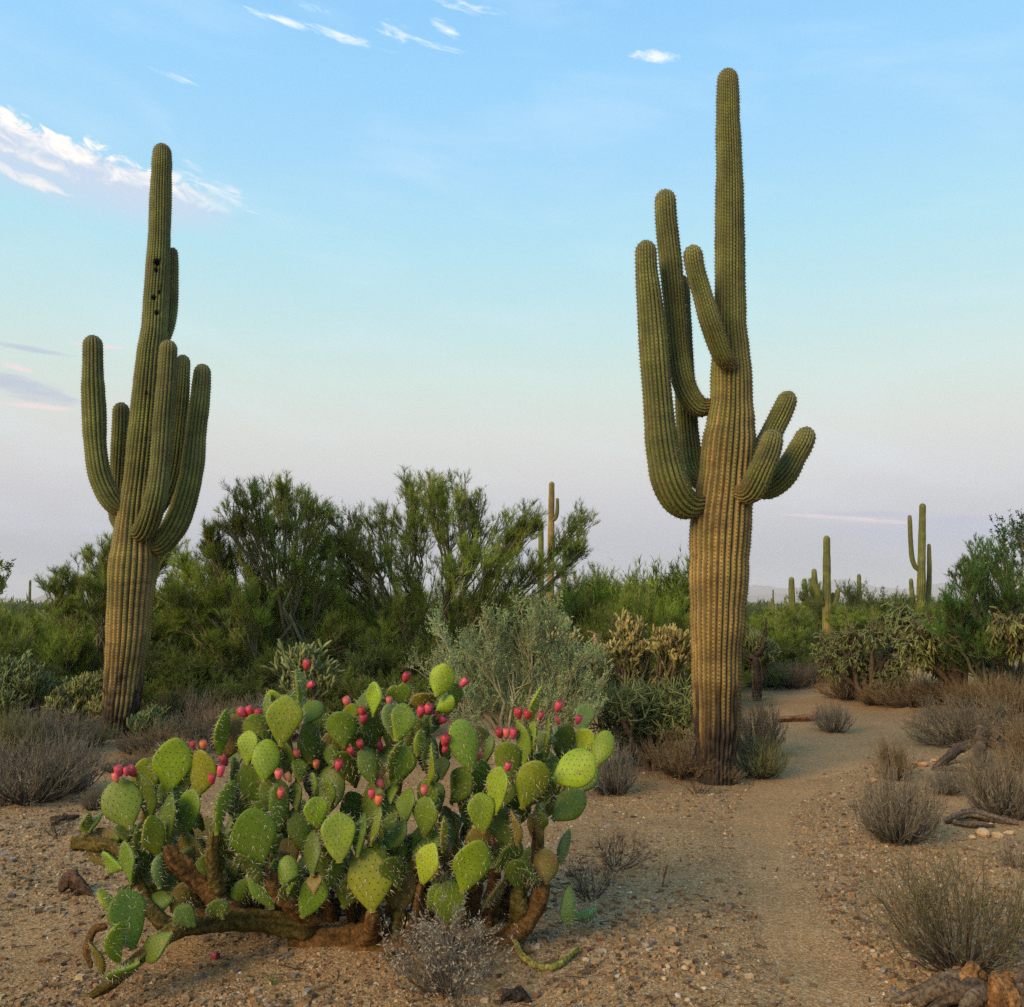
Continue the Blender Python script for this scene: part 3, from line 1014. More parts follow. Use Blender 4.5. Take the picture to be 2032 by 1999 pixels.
# ================================================================== trees and shrubs
def lobe_tree(rng, lobes, foot=0.18, n1=9, n2=6, n3=5, needles=14, nlen=0.16, nwid=0.007, cols=((0.10, 0.155, 0.03),), bark=(0.135, 0.13, 0.07), limb_r=0.045,
              up=0.5, bare=0.12, tw=0.30, leaf=None, droop=0.0, bow=0.35):
    """lobes: (x, y, z, r) in metres about the foot. returns wood geo, foliage geo"""
    lobes = np.asarray(lobes, float)
    wood, fol = Geo(), Geo()
    nL = len(lobes)
    bark = np.asarray(bark)
    a = rng.uniform(0, 2 * np.pi, nL)
    p0 = np.stack([np.cos(a) * foot, np.sin(a) * foot, np.full(nL, -0.05)], -1)
    ctr = lobes[:, :3]
    p2 = ctr + np.array([0, 0, -0.2]) * lobes[:, 3:4]
    p1 = p0 + (p2 - p0) * np.array([bow, bow, 0.55]) + rng.normal(0, 0.08, (nL, 3)) * np.linalg.norm(p2 - p0, axis=1)[:, None]
    P = bez(p0, p1, p2, 10)
    P[:, 1:-1] += rng.normal(0, 0.018, P[:, 1:-1].shape) * np.linalg.norm(p2 - p0, axis=1)[:, None, None]
    rl = np.linspace(1, 0.28, 10)[None, :] * limb_r * (0.6 + 0.5 * lobes[:, 3:4] / lobes[:, 3].max())
    wood.tubes(P, rl, 6, bark * rng.uniform(.7, 1.3, (nL, 1)))
    # branches inside each lobe
    idx = np.repeat(np.arange(nL), n1)
    t = rng.uniform(0.55, 0.98, len(idx)) * 9
    i = np.minimum(t.astype(int), 8)
    f = (t - i)[:, None]
    b0 = P[idx, i] * (1 - f) + P[idx, i + 1] * f
    u = norm(rng.normal(size=(len(idx), 3))) * (rng.uniform(0.35, 1, len(idx)) ** 0.6)[:, None]
    u[:, 2] = u[:, 2] * 0.85 + 0.12
    b2 = ctr[idx] + u * lobes[idx, 3:4]
    b1 = (b0 + b2) / 2 + np.array([0, 0, -0.10]) * lobes[idx, 3:4] + rng.normal(0, .06, b0.shape) * lobes[idx, 3:4]
    P1 = bez(b0, b1, b2, 6)
    P1[:, 1:-1] += rng.normal(0, 0.02, P1[:, 1:-1].shape) * lobes[idx, 3][:, None, None]
    wood.tubes(P1, np.linspace(1, 0.35, 6)[None, :] * limb_r * 0.30 * rng.uniform(.7, 1.3, (len(idx), 1)), 4, bark * rng.uniform(.7, 1.35, (len(idx), 1)))
    rl_mean = lobes[:, 3].mean()
    P2, R2, i2 = grow(P1, n2, rng, 0.3, 1.0, tw * rl_mean * 1.6, 0.75, up, 5, limb_r * 0.11, jit=0.03)
    wood.tubes(P2[:, ::2], R2[:, ::2], 3, bark * rng.uniform(.8, 1.4, (len(P2), 1)))
    P3, R3, i3 = grow(P2, n3, rng, 0.25, 1.0, tw * rl_mean, 0.75, up, 4, limb_r * 0.055, jit=0.03)
    cols = np.asarray(cols, float)
    lobe_of2 = idx[i2]
    # one tone per tuft
    tone1 = rng.uniform(0, 1, len(P1))
    tone = np.clip(0.75 * tone1[i2][i3] + 0.25 * rng.uniform(0, 1, len(P3)), 0, 1)
    ci = np.minimum((tone * len(cols)).astype(int), len(cols) - 1)
    bright = (0.6 + 0.8 * rng.uniform(0, 1, len(P1)))[i2][i3] * rng.uniform(.8, 1.2, nL)[idx][i2][i3]
    c3 = cols[ci] * bright[:, None]
    wood.needles(P3[:, 0], P3[:, -1] - P3[:, 0], limb_r * 0.13, np.minimum(c3 * 0.7 + bark * 0.4, 1), rng)
    isbare = (rng.uniform(0, 1, len(P1)) < bare)[i2][i3]
    live = np.where(~isbare)[0]
    sel = np.repeat(live, needles)
    t = rng.uniform(0.05, 1, len(sel)) * 3
    i = np.minimum(t.astype(int), 2)
    f = (t - i)[:, None]
    B = P3[sel, i] * (1 - f) + P3[sel, i + 1] * f
    tn = norm(P3[sel, -1] - P3[sel, 0])
    if leaf is None:
        dv = norm(tn + 0.75 * norm(rng.normal(size=B.shape)) + np.array([0, 0, up * 0.9 - droop])) * (nlen * rng.uniform(.4, 1.25, (len(B), 1)))
        fol.needles(B, dv, nwid, c3[sel] * rng.uniform(.75, 1.25, (len(B), 1)), rng)
    else:
        dv = norm(tn * 0.4 + norm(rng.normal(size=B.shape)) + np.array([0, 0, 0.2])) * (leaf[0] * rng.uniform(.6, 1.3, (len(B), 1)))
        fol.leaves(B, dv, leaf[1] * rng.uniform(.7, 1.2, len(B)), c3[sel] * rng.uniform(.7, 1.3, (len(B), 1)), rng)
    return wood, fol


def plant(name, label, cat, loc, wood, fol, group=None, rz=0.0, names=('branches', 'crown')):
    root = thing(name, label, cat, loc, rz, group)
    if wood is not None:
        obj(names[0], wood.mesh(name + '_' + names[0], M_BARK), root)
    if fol is not None:
        obj(names[1], fol.mesh(name + '_' + names[1], M_LEAF, False), root)
    return root


def px_lobes(lst, Y, foot, rng, dspread=0.8):
    """lobes measured in the enlargement-free display pixels (x, y, r) -> metres about the foot"""
    out = []
    for q in lst:
        x, y, r = q[:3]
        dy = q[3] if len(q) > 3 else rng.uniform(-dspread, dspread)
        P = at(*D(x, y), Y + dy)
        out.append([*(P - foot), r * 1.0501 / F * (Y + dy)])
    return np.array(out)


PV = ((0.12, 0.175, 0.022), (0.155, 0.22, 0.028), (0.20, 0.26, 0.034), (0.25, 0.27, 0.065))
PV_D = ((0.09, 0.135, 0.02), (0.12, 0.17, 0.026), (0.15, 0.20, 0.034), (0.20, 0.20, 0.07))
rng = np.random.default_rng(40)
# big wispy tree in the middle
Y1 = 14.2
foot1 = at(*D(835, 1300), Y1); foot1[2] = float(gz(foot1[0], foot1[1]))
lob = px_lobes([(880, 925, 42), (785, 925, 36), (715, 985, 48), (845, 985, 55), (770, 1000, 45), (930, 985, 50), (985, 1005, 46), (1100, 992, 28, 0.9), (1100, 1040, 26, .7), (1005, 985, 30), (640, 1040, 40), (640, 1090, 44), (815, 935, 30), (700, 1060, 52), (780, 1075, 60), (860, 1065, 60), (940, 1070, 52), (1000, 1080, 40), (760, 1140, 55), (860, 1140, 60), (690, 1140, 50), (925, 1140, 50),
                (720, 1200, 55), (820, 1200, 55), (660, 1000, 36)], Y1, foot1, rng)
wd_, fo_ = lobe_tree(rng, lob, foot=0.25, n1=14, n2=7, n3=5, needles=13, nlen=0.095, nwid=0.006, up=0.17, tw=0.26, cols=PV, limb_r=0.038, bare=0.20)
plant('palo_verde_tree', 'largest wispy palo verde tree behind the prickly pear, bare twigs at its right side', 'tree', foot1, wd_, fo_)

Y2 = 13.4
foot2 = at(*D(545, 1310), Y2); foot2[2] = float(gz(foot2[0], foot2[1]))
lob = px_lobes([(520, 935, 44), (475, 955, 36), (555, 960, 36), (430, 985, 38), (510, 1000, 40), (605, 975, 34), (400, 1015, 24), (600, 1030, 44), (550, 1065, 55), (480, 1070, 50), (410, 1065, 44),
                (620, 1100, 50), (540, 1140, 60), (460, 1150, 60), (390, 1130, 52), (350, 1080, 40), (340, 1150, 50), (600, 1190, 55), (500, 1220, 55), (420, 1230, 50), (650, 1200, 44)],
               Y2, foot2, rng)
wd_, fo_ = lobe_tree(rng, lob, foot=0.25, n1=14, n2=7, n3=5, needles=13, nlen=0.095, nwid=0.006, up=0.17, tw=0.26, cols=PV, limb_r=0.038, bare=0.20)
plant('palo_verde_tree', 'wispy palo verde tree with a high tuft between left saguaro and largest tree', 'tree', foot2, wd_, fo_)

Y3 = 14.5
foot3 = at(*D(190, 1290), Y3); foot3[2] = float(gz(foot3[0], foot3[1]))
lob = px_lobes([(185, 1065, 34), (140, 1095, 34), (215, 1040, 28), (110, 1115, 24), (170, 1120, 40), (225, 1100, 40), (290, 1060, 34), (320, 1040, 26), (300, 1110, 45), (120, 1160, 40), (190, 1180, 50), (260, 1180, 50),
                (320, 1190, 45), (130, 1220, 45), (210, 1240, 45), (300, 1240, 40)], Y3, foot3, rng)
wd_, fo_ = lobe_tree(rng, lob, foot=0.25, n1=14, n2=6, n3=5, needles=14, nlen=0.095, nwid=0.006, up=0.17, tw=0.26, cols=PV, limb_r=0.035, bare=0.14)
plant('palo_verde_tree', 'low spreading palo verde tree right behind the saguaro with holes', 'tree', foot3, wd_, fo_)

Y4 = 13.0
foot4 = at(*D(1890, 1300), Y4); foot4[2] = float(gz(foot4[0], foot4[1]))
lob = px_lobes([(1850, 1065, 34), (1885, 1060, 40), (1925, 1075, 40), (1825, 1100, 36), (1875, 1115, 45), (1930, 1125, 45), (1805, 1145, 36), (1850, 1165, 45), (1905, 1175, 50), (1950, 1160, 50),
                (1790, 1190, 36), (1840, 1215, 45), (1900, 1230, 50), (1960, 1230, 50), (1990, 1090, 50), (1800, 1240, 40), (1870, 1265, 45)], Y4, foot4, rng)
wd_, fo_ = lobe_tree(rng, lob, foot=0.25, n1=12, n2=6, n3=4, needles=14, nlen=0.075, nwid=0.0075, up=0.3, tw=0.26, limb_r=0.04, bare=0.06,
                     cols=((0.065, 0.14, 0.03), (0.085, 0.18, 0.035), (0.11, 0.20, 0.04), (0.16, 0.22, 0.06)))
plant('creosote_bush', 'tall dense dark green bush beside the hanging chollas', 'bush', foot4, wd_, fo_)


# branch ends of trees that stand outside the picture
def leafy_tree(label, tips, Y, footD, seed, cols, leaf=(0.035, 0.014), n=(7, 5, 4, 9), limb=0.03):
    rng = np.random.default_rng(seed)
    ft = at(*footD, Y)
    ft[2] = float(gz(ft[0], ft[1]))
    lob = px_lobes(tips, Y, ft, rng, 0.3)
    wd_, fo_ = lobe_tree(rng, lob, foot=0.12, n1=n[0], n2=n[1], n3=n[2], needles=n[3], cols=cols, limb_r=limb, bare=0.0, leaf=leaf, up=0.2)
    return plant('mesquite_tree', label, 'tree', ft, wd_, fo_)


leafy_tree('tree with dark leafy twigs reaching in over the tall dense bush', [(1930, 1000, 30), (1915, 1015, 26), (1960, 990, 40), (1975, 1030, 45), (1990, 1070, 50), (2010, 960, 60), (2030, 1100, 60), (2060, 1010, 70)],
           10.0, (2150, 1440), 61, ((0.04, 0.09, 0.028), (0.055, 0.12, 0.035)), n=(6, 4, 4, 9))
leafy_tree('small tree with bright lime green leaf sprays left of the round topped hill', [(2, 1085, 20), (-12, 1100, 26), (-30, 1070, 34), (-50, 1120, 40), (-60, 1060, 40)], 9.0, (-110, 1500), 62,
           ((0.15, 0.23, 0.03), (0.19, 0.27, 0.04)), n=(6, 4, 4, 8))

# generic low scrub used many times
scrub = []
SEXT = []
for k in range(4):
    rng = np.random.default_rng(70 + k)
    lobes = []
    for j in range(9):
        a = rng.uniform(0, 2 * np.pi)
        rr = rng.uniform(0.0, 0.85)
        lobes.append([math.cos(a) * rr, math.sin(a) * rr, rng.uniform(0.5, 1.45) - 0.3 * rr, rng.uniform(0.32, 0.5)])
    wd_, fo_ = lobe_tree(rng, lobes, foot=0.15, n1=11, n2=6, n3=4, needles=11, nlen=0.085, nwid=0.009, up=0.15, tw=0.27, cols=[PV, PV_D, PV, ((0.11, 0.16, 0.045), (0.15, 0.20, 0.06))][k], limb_r=0.03, bare=0.10)
    vv_ = np.concatenate(fo_.V)
    SEXT.append((np.percentile(np.abs(vv_[:, 0]), 96) * 2, np.percentile(vv_[:, 2], 98.5)))
    scrub.append((wd_.mesh('palo_verde_shrub_branches', M_BARK), fo_.mesh('palo_verde_shrub_crown', M_LEAF, False)))


def put_scrub(x, y, k, s, sz, rz, label, group):
    root = thing('palo_verde_shrub', label, 'shrub', (x, y, float(gz(x, y)) - 0.02), rz, group)
    root.scale = (s, s, s * sz)
    obj('branches', scrub[k][0], root)
    obj('crown', scrub[k][1], root)
    return root


rng = np.random.default_rng(90)


def scrub_px(x, ytop, Y, wpx, k, label, group):
    """x, ytop, wpx in display pixels"""
    P = at(*D(x, ytop), Y)
    s = wpx * 1.0501 / F * Y / SEXT[k][0] * 1.1
    h = P[2] - float(gz(P[0], P[1]))
    s = max(s, h / (1.15 * SEXT[k][1]))
    put_scrub(P[0], P[1], k, s, max(0.3, h / (SEXT[k][1] * s)), rng.uniform(0, 6.3), label, group)


def near_label(kind, x, spots):
    """spots: (limit in display pixels, where)"""
    for lim, where in spots:
        if x < lim:
            return kind + ' ' + where
    return kind + ' ' + spots[-1][1]


G1, L1 = 'green shrubs behind the chollas on the right', 'green broom twigged shrub in the thicket beyond the right hand chollas'
for q in [(1625, 1150, 27, 90, 0), (1660, 1120, 28, 120, 1), (1730, 1148, 24, 140, 3), (1505, 1160, 23, 90, 1), (1470, 1150, 25, 110, 0), (1430, 1165, 20, 110, 2), (1640, 1160, 22, 130, 2), (1700, 1165, 20, 120, 1),
          (1540, 1195, 20, 100, 3), (1490, 1185, 19, 100, 2), (1780, 1150, 20, 110, 0), (1420, 1150, 34, 90, 3), (1760, 1130, 36, 100, 1), (1500, 1145, 40, 120, 0), (1590, 1150, 42, 130, 1), (1680, 1140, 44, 130, 3),
          (1535, 1105, 37, 50, 1), (1605, 1105, 36, 60, 3)]:
    scrub_px(*q, near_label('green shrub' if q[2] < 26 else 'distant green shrub', q[0], [(1450, 'just past the tall saguaro at the clearing'), (1545, 'round the saguaro post with low buds'), (1625, 'round the two armed distant saguaro'),
                                          (1710, 'below the slim saguaro against the hills'), (3000, 'at the foot of the three armed saguaro')]), G1)
G2, L2 = 'green shrubs between the wispy tree and tall saguaro', 'yellowish green shrub between the largest wispy tree and the tall saguaro'
for q in [(1262, 1065, 15.5, 105, 0), (1165, 1100, 17, 120, 0), (1215, 1090, 19, 90, 2), (1110, 1085, 20, 90, 1), (1130, 1120, 15, 120, 2), (1060, 1130, 17, 130, 0), (1240, 1130, 14, 110, 2), (1300, 1110, 18, 90, 3),
          (1180, 1150, 13, 120, 1), (1010, 1120, 21, 130, 2), (1320, 1100, 16, 90, 0), (1370, 1140, 21, 120, 1)]:
    scrub_px(*q, near_label('yellowish green shrub', q[0], [(1080, 'below the hook armed saguaro'), (1150, 'around the stout young saguaro'), (1225, 'above the snags behind the two crowned cholla'), (3000, 'close behind the tall saguaro trunk')]), G2)
G3, L3 = 'green shrubs of the left hand thicket', 'olive green shrub in the dense thicket at the foot of the hill view'
for q in [(30, 1160, 19, 170, 0), (95, 1165, 20, 150, 2), (150, 1160, 17, 140, 0), (-20, 1150, 16, 140, 2), (60, 1170, 14.5, 150, 0), (130, 1190, 13.5, 140, 2), (10, 1200, 13, 140, 1), (40, 1158, 26, 100, 1), (-30, 1150, 24, 150, 3),
          (330, 1180, 16, 160, 1), (660, 1180, 16.5, 140, 1), (720, 1190, 17, 140, 3), (420, 1180, 17, 150, 1)]:
    scrub_px(*q, near_label('olive green shrub', q[0], [(50, 'below the lone thin saguaro and round hill'), (200, 'left of the saguaro with holes'), (500, 'behind the high tufted palo verde'), (3000, 'behind the largest wispy palo verde')]), G3)
G5, L5 = 'dark shrubs filling the thicket under the wispy trees', 'dark green shrub of the thicket under the wispy trees'
for q in [(350, 1235, 12.6, 150, 1), (430, 1215, 13.0, 150, 3), (520, 1225, 12.4, 150, 1), (600, 1210, 13.2, 150, 1), (680, 1225, 12.6, 150, 3), (760, 1215, 13.0, 150, 1), (840, 1220, 13.6, 140, 1), (920, 1200, 13.8, 140, 3),
          (1000, 1190, 14.5, 140, 1), (1080, 1170, 15.5, 140, 3), (300, 1215, 13.2, 140, 3), (240, 1250, 12.8, 130, 1), (640, 1270, 11.6, 130, 1), (560, 1280, 11.5, 120, 3), (720, 1275, 11.4, 120, 1), (470, 1285, 11.8, 120, 1), (400, 1300, 12.0, 110, 3),
          (340, 1300, 12.2, 100, 1), (90, 1250, 12.8, 130, 1), (30, 1240, 12.8, 140, 3), (790, 1290, 11.0, 120, 1), (1330, 1190, 14.0, 120, 1), (1420, 1215, 17, 100, 3), (1480, 1215, 18, 110, 1), (1540, 1220, 17.5, 100, 1),
          (380, 1130, 17, 150, 0), (450, 1120, 18, 150, 1), (530, 1125, 17, 150, 0), (610, 1120, 19, 150, 1), (690, 1125, 18, 150, 2), (770, 1120, 17.5, 150, 1), (850, 1125, 19, 150, 0), (930, 1120, 18, 150, 2), (1000, 1125, 17, 140, 1), (1080, 1130, 18, 130, 0),
          (300, 1135, 18, 140, 2), (230, 1150, 17, 110, 0), (640, 1090, 16.5, 120, 0), (560, 1090, 16, 120, 2), (420, 1090, 16, 110, 0)]:
    scrub_px(*q, near_label('low dark shrub' if q[2] < 12.7 else ('dark green shrub' if q[2] < 15 else 'tall backing shrub'), q[0],
             [(280, 'beside the saguaro with holes'), (470, 'between the holed saguaro and high tufted palo verde'), (630, 'under the high tufted palo verde'), (900, 'under the largest wispy palo verde'),
              (1200, 'between the thorn bush and largest palo verde'), (3000, 'behind the dead cholla skeleton')]), G5)
G4, L4 = 'far shrubs on the skyline', 'small far shrub of the scrub belt along the skyline'
for k in range(60):
    Yf = rng.uniform(50, 150)
    xf = rng.uniform(-0.58, 0.58) * Yf
    if -0.4 * Yf < xf < 0.02 * Yf:
        continue
    put_scrub(xf, Yf, k % 4, rng.uniform(.65, 1.0), rng.uniform(0.7, 1.0), rng.uniform(0, 6.3), L4, G4)
rng = np.random.default_rng(95)
g = Geo()
pts = []
for i in range(2600):
    Yf = rng.uniform(150, 1500)
    xf = rng.uniform(-0.62, 0.62) * Yf
    pts.append((xf, Yf, rng.uniform(0.9, 2.0)))
pts = np.array(pts)
for j in range(26):
    off = rng.normal(size=(len(pts), 3)) * pts[:, 2:3] * np.array([0.7, 0.7, 0.3])
    B = np.stack([pts[:, 0], pts[:, 1], pts[:, 2] * 0.4], -1) + off
    B[:, 2] = np.maximum(B[:, 2], 0.05)
    g.needles(B, norm(rng.normal(size=B.shape) * 0.5 + [0, 0, 1]) * pts[:, 2:3] * 0.8, 0.5, np.array([0.09, 0.13, 0.035]) * rng.uniform(.6, 1.3, (len(B), 1)), rng)
fs = obj('far_scrub', g.mesh('far_scrub', M_LEAF, False))
tag(fs, 'belt of far desert scrub merging towards the hills', 'scrub', kind='stuff')

# ---- grey-green thorny bush behind the prickly pear
rng = np.random.default_rng(120)
Yb = 8.3
footb = at(*D(985, 1430), Yb); footb[2] = float(gz(footb[0], footb[1]))
lob = px_lobes([(850, 1215, 48), (920, 1200, 50), (990, 1190, 48), (1040, 1180, 42), (1090, 1240, 46), (820, 1270, 46), (890, 1270, 55), (970, 1260, 60), (1050, 1270, 55), (1115, 1290, 46),
                (860, 1330, 50), (950, 1330, 55), (1040, 1330, 55), (1100, 1340, 46), (1000, 1380, 50)], Yb, footb, rng, 0.35)
wd_, fo_ = lobe_tree(rng, lob, foot=0.12, n1=13, n2=6, n3=5, needles=8, cols=((0.23, 0.29, 0.13), (0.26, 0.32, 0.15), (0.29, 0.33, 0.14), (0.20, 0.32, 0.16)), bark=(0.30, 0.28, 0.17), limb_r=0.022,
                     leaf=(0.022, 0.009), up=0.1, tw=0.32, bare=0.12)
plant('thorn_bush', 'grey green twiggy thorn bush directly behind the prickly pear', 'bush', footb, wd_, fo_)


# ---- chollas
def cholla(label, lobes_px, footD, Y, seed, cols=((0.16, 0.19, 0.075), (0.22, 0.24, 0.10), (0.34, 0.32, 0.14)), hang=0.0, n=(9, 3, 3), jl=0.085, jr=0.0135, group=None, dspread=0.25,
           spine=(0.55, 0.50, 0.30), limb=0.035, bark=(0.10, 0.07, 0.045), loc=None, lobes=None, nsp=6, spread=0.95, upk=0.45):
    rng = np.random.default_rng(seed)
    if lobes is None:
        ft = at(*D(*footD), Y)
        ft[2] = float(gz(ft[0], ft[1]))
        lobes = px_lobes(lobes_px, Y, ft, rng, dspread)
    else:
        ft = loc
        lobes = np.asarray(lobes, float)
    nL = len(lobes)
    wood, fol = Geo(), Geo()
    a = rng.uniform(0, 6.28, nL)
    p0 = np.stack([np.cos(a) * 0.05, np.sin(a) * 0.05, np.full(nL, -0.04)], -1)
    p2 = lobes[:, :3] - np.array([0, 0, 0.3]) * lobes[:, 3:4]
    p1 = p0 + (p2 - p0) * np.array([0.3, 0.3, 0.6]) + rng.normal(0, .05, (nL, 3))
    P = bez(p0, p1, p2, 9)
    P[:, 1:-1] += rng.normal(0, .012, P[:, 1:-1].shape)
    wood.tubes(P, np.linspace(1, .45, 9)[None, :] * limb * rng.uniform(.8, 1.2, (nL, 9)), 7, np.asarray(bark) * rng.uniform(.7, 1.4, (nL, 1)))
    idx = np.repeat(np.arange(nL), n[0])
    t = rng.uniform(.6, 1, len(idx)) * 8
    i = np.minimum(t.astype(int), 7)
    b0 = P[idx, i]
    u = norm(rng.normal(size=(len(idx), 3))) * (rng.uniform(.1, 1, len(idx)) ** 0.5)[:, None]
    u[:, 2] = np.abs(u[:, 2]) * 0.9 - 0.15
    b2 = lobes[idx, :3] + u * lobes[idx, 3:4]
    P1 = bez(b0, (b0 + b2) / 2 + rng.normal(0, .03, b0.shape), b2, 6)
    wood.tubes(P1, np.linspace(1, .7, 6)[None, :] * limb * .38 * np.ones((len(idx), 1)), 5, np.asarray(bark) * 1.3 * rng.uniform(.7, 1.3, (len(idx), 1)))
    prof = np.array([0.7, 1.05, 1.0, 0.55])
    upv = upk if hang == 0 else -hang
    J1, R1, k1 = grow(P1, n[1], rng, .35, 1, jl * 1.1, spread, upv, 4, jr, curl=.15, prof=prof, jit=.015)
    J2, R2, k2 = grow(J1, n[2], rng, .7, .97, jl, spread, upv, 4, jr * .92, curl=.12, prof=prof, jit=.015)
    J3, R3, k3 = grow(J2, 2, rng, .75, .97, jl * .75, spread, upv, 4, jr * .85, curl=.12, prof=prof, jit=.015)
    cols = np.asarray(cols, float)
    lightlobe = rng.uniform(0.75, 1.2, len(P1))
    for J, Rr, c, kk in ((J1, R1, cols[0], k1), (J2, R2, cols[1], k1[k2]), (J3, R3, cols[2], k1[k2][k3])):
        cc = c * (lightlobe[kk] * rng.uniform(.75, 1.25, len(J)))[:, None]
        # bumpy tubercles
        Rb = Rr[:, :, None] * rng.uniform(.84, 1.16, (len(J), 4, 4))
        fol.tubes(J, Rb, 4, cc)
        sel = np.repeat(np.arange(len(J)), nsp)
        tt_ = rng.uniform(.05, .98, len(sel)) * 3
        i = np.minimum(tt_.astype(int), 2)
        f = (tt_ - i)[:, None]
        B = J[sel, i] * (1 - f) + J[sel, i + 1] * f
        ax = norm(J[sel, i + 1] - J[sel, i])
        rd = rng.normal(size=B.shape)
        rd = norm(rd - ax * (rd * ax).sum(1, keepdims=True))
        fol.needles(B + rd * jr * .8, norm(rd + 0.4 * ax) * (0.019 * rng.uniform(.6, 1.4, (len(B), 1))), 0.0024, np.asarray(spine) * rng.uniform(.6, 1.1, (len(B), 1)), rng)
    root = thing('cholla_cactus', label, 'cholla', ft, 0, group)
    obj('limbs', wood.mesh('cholla_limbs', M_BARK), root)
    obj('joints', fol.mesh('cholla_joints', M_CHOLLA, True), root, kind='stuff')
    return root


DK = ((0.085, 0.12, 0.04), (0.105, 0.145, 0.05), (0.135, 0.17, 0.06))
cholla('pale yellow cholla with two round spiny crowns beside the tall saguaro', [(1180, 1205, 34), (1200, 1230, 34), (1160, 1250, 30), (1265, 1215, 34), (1280, 1240, 28), (1215, 1290, 34), (1255, 1290, 32), (1175, 1310, 28)],
       (1235, 1420), 9.4, 131, n=(12, 3, 3), cols=((0.13, 0.135, 0.045), (0.21, 0.195, 0.065), (0.33, 0.285, 0.11)), jl=0.07, spine=(0.42, 0.37, 0.19))
cholla('low tangled grey green cholla in front of the two crowned cholla', [(1170, 1340, 36), (1215, 1345, 34), (1265, 1335, 36), (1150, 1375, 28), (1200, 1385, 30), (1250, 1380, 30), (1295, 1360, 26)], (1220, 1425), 8.9, 132,
       cols=((0.10, 0.14, 0.05), (0.13, 0.17, 0.06), (0.17, 0.21, 0.075)), n=(10, 3, 3), jl=0.12, jr=0.0062, spine=(0.3, 0.3, 0.2), nsp=4, spread=1.5, upk=0.1)
cholla('cholla with a pale yellow crown poking above the thorn bush', [(1050, 1215, 26), (1035, 1235, 26), (1070, 1240, 24), (1110, 1290, 26), (1085, 1265, 24)], (1060, 1420), 9.1, 133, n=(9, 3, 3))
cholla('bushy yellow green cholla at the left of the saguaro with holes', [(150, 1320, 34), (120, 1340, 28), (175, 1310, 28), (140, 1355, 30), (190, 1345, 26), (165, 1365, 26)], (150, 1400), 11.6, 134,
       cols=((0.11, 0.14, 0.04), (0.15, 0.18, 0.05), (0.20, 0.215, 0.07)), n=(10, 3, 3), jl=0.08, jr=0.0115, spine=(0.34, 0.32, 0.17))
cholla('small grey green cholla by the dark foot of the saguaro with holes', [(290, 1375, 20), (275, 1390, 18), (305, 1395, 18)], (290, 1425), 11.0, 135, n=(8, 3, 2), jl=0.09, cols=DK)
cholla('grey green cholla peeping over the top of the prickly pear', [(575, 1275, 22), (600, 1300, 22), (555, 1290, 20), (580, 1310, 22)], (580, 1440), 8.6, 136, n=(9, 3, 3), jl=0.10,
       cols=((0.10, 0.14, 0.05), (0.13, 0.17, 0.06), (0.17, 0.20, 0.075)), spine=(0.3, 0.3, 0.18))
CG = 'low green chollas at the left thicket'
for q in [((45, 1300, 34), (20, 1290, 30), (70, 1320, 26), (30, 1325, 30)), ((10, 1350, 30), (45, 1360, 26), (-15, 1340, 34))]:
    cholla('low green cholla clump under the left hand thicket', list(q), (q[0][0], 1405), 11.8, int(140 + q[0][0]), cols=DK, n=(8, 3, 3), jl=0.11, nsp=8, group=CG)
HC = ((0.09, 0.11, 0.035), (0.13, 0.145, 0.045), (0.20, 0.20, 0.06))
cholla('chain fruit cholla with yellow green hanging joints on a dark leaning trunk', [(1735, 1190, 30), (1775, 1175, 32), (1815, 1175, 32), (1835, 1200, 24), (1750, 1215, 28), (1800, 1215, 28), (1715, 1215, 26), (1770, 1245, 22), (1830, 1225, 20)],
       (1815, 1330), 13.6, 151, cols=HC, hang=0.75, n=(10, 3, 3), jl=0.09, jr=0.0125, limb=0.055, spine=(0.32, 0.30, 0.14), nsp=6)
cholla('chain fruit cholla overhung by the tall dense bush', [(1890, 1175, 24), (1920, 1170, 28), (1950, 1180, 34), (1905, 1195, 22), (1985, 1190, 34)], (1985, 1330), 12.2, 152, cols=HC, hang=0.75,
       n=(10, 3, 3), jl=0.085, jr=0.0125, limb=0.05, spine=(0.32, 0.30, 0.14), nsp=6)
cholla('broad dark green cholla between the sandy clearing and the leaning cholla', [(1570, 1215, 30), (1610, 1195, 32), (1650, 1190, 32), (1690, 1210, 32), (1600, 1240, 32), (1650, 1240, 32), (1690, 1255, 28), (1560, 1245, 26), (1630, 1270, 26), (1680, 1285, 24)],
       (1640, 1320), 14.6, 153, cols=((0.075, 0.10, 0.035), (0.10, 0.125, 0.045), (0.14, 0.155, 0.055)), hang=0.4, n=(10, 3, 3), jl=0.09, jr=0.0125, limb=0.05, spine=(0.28, 0.27, 0.14), nsp=8)
cholla('dark cholla spire rising out of the broad dark cholla', [(1715, 1165, 18), (1700, 1180, 20), (1725, 1190, 18), (1700, 1150, 12)], (1705, 1315), 15.2, 154, cols=DK, hang=0.5, n=(12, 4, 2), jl=0.09, jr=0.014)
cholla('pale grey green cholla at the edge of the clearing by the tall saguaro', [(1430, 1225, 22), (1425, 1255, 20), (1450, 1250, 18), (1415, 1240, 18)], (1425, 1310), 15.5, 155, cols=DK, n=(11, 3, 3), jl=0.11, jr=0.014)


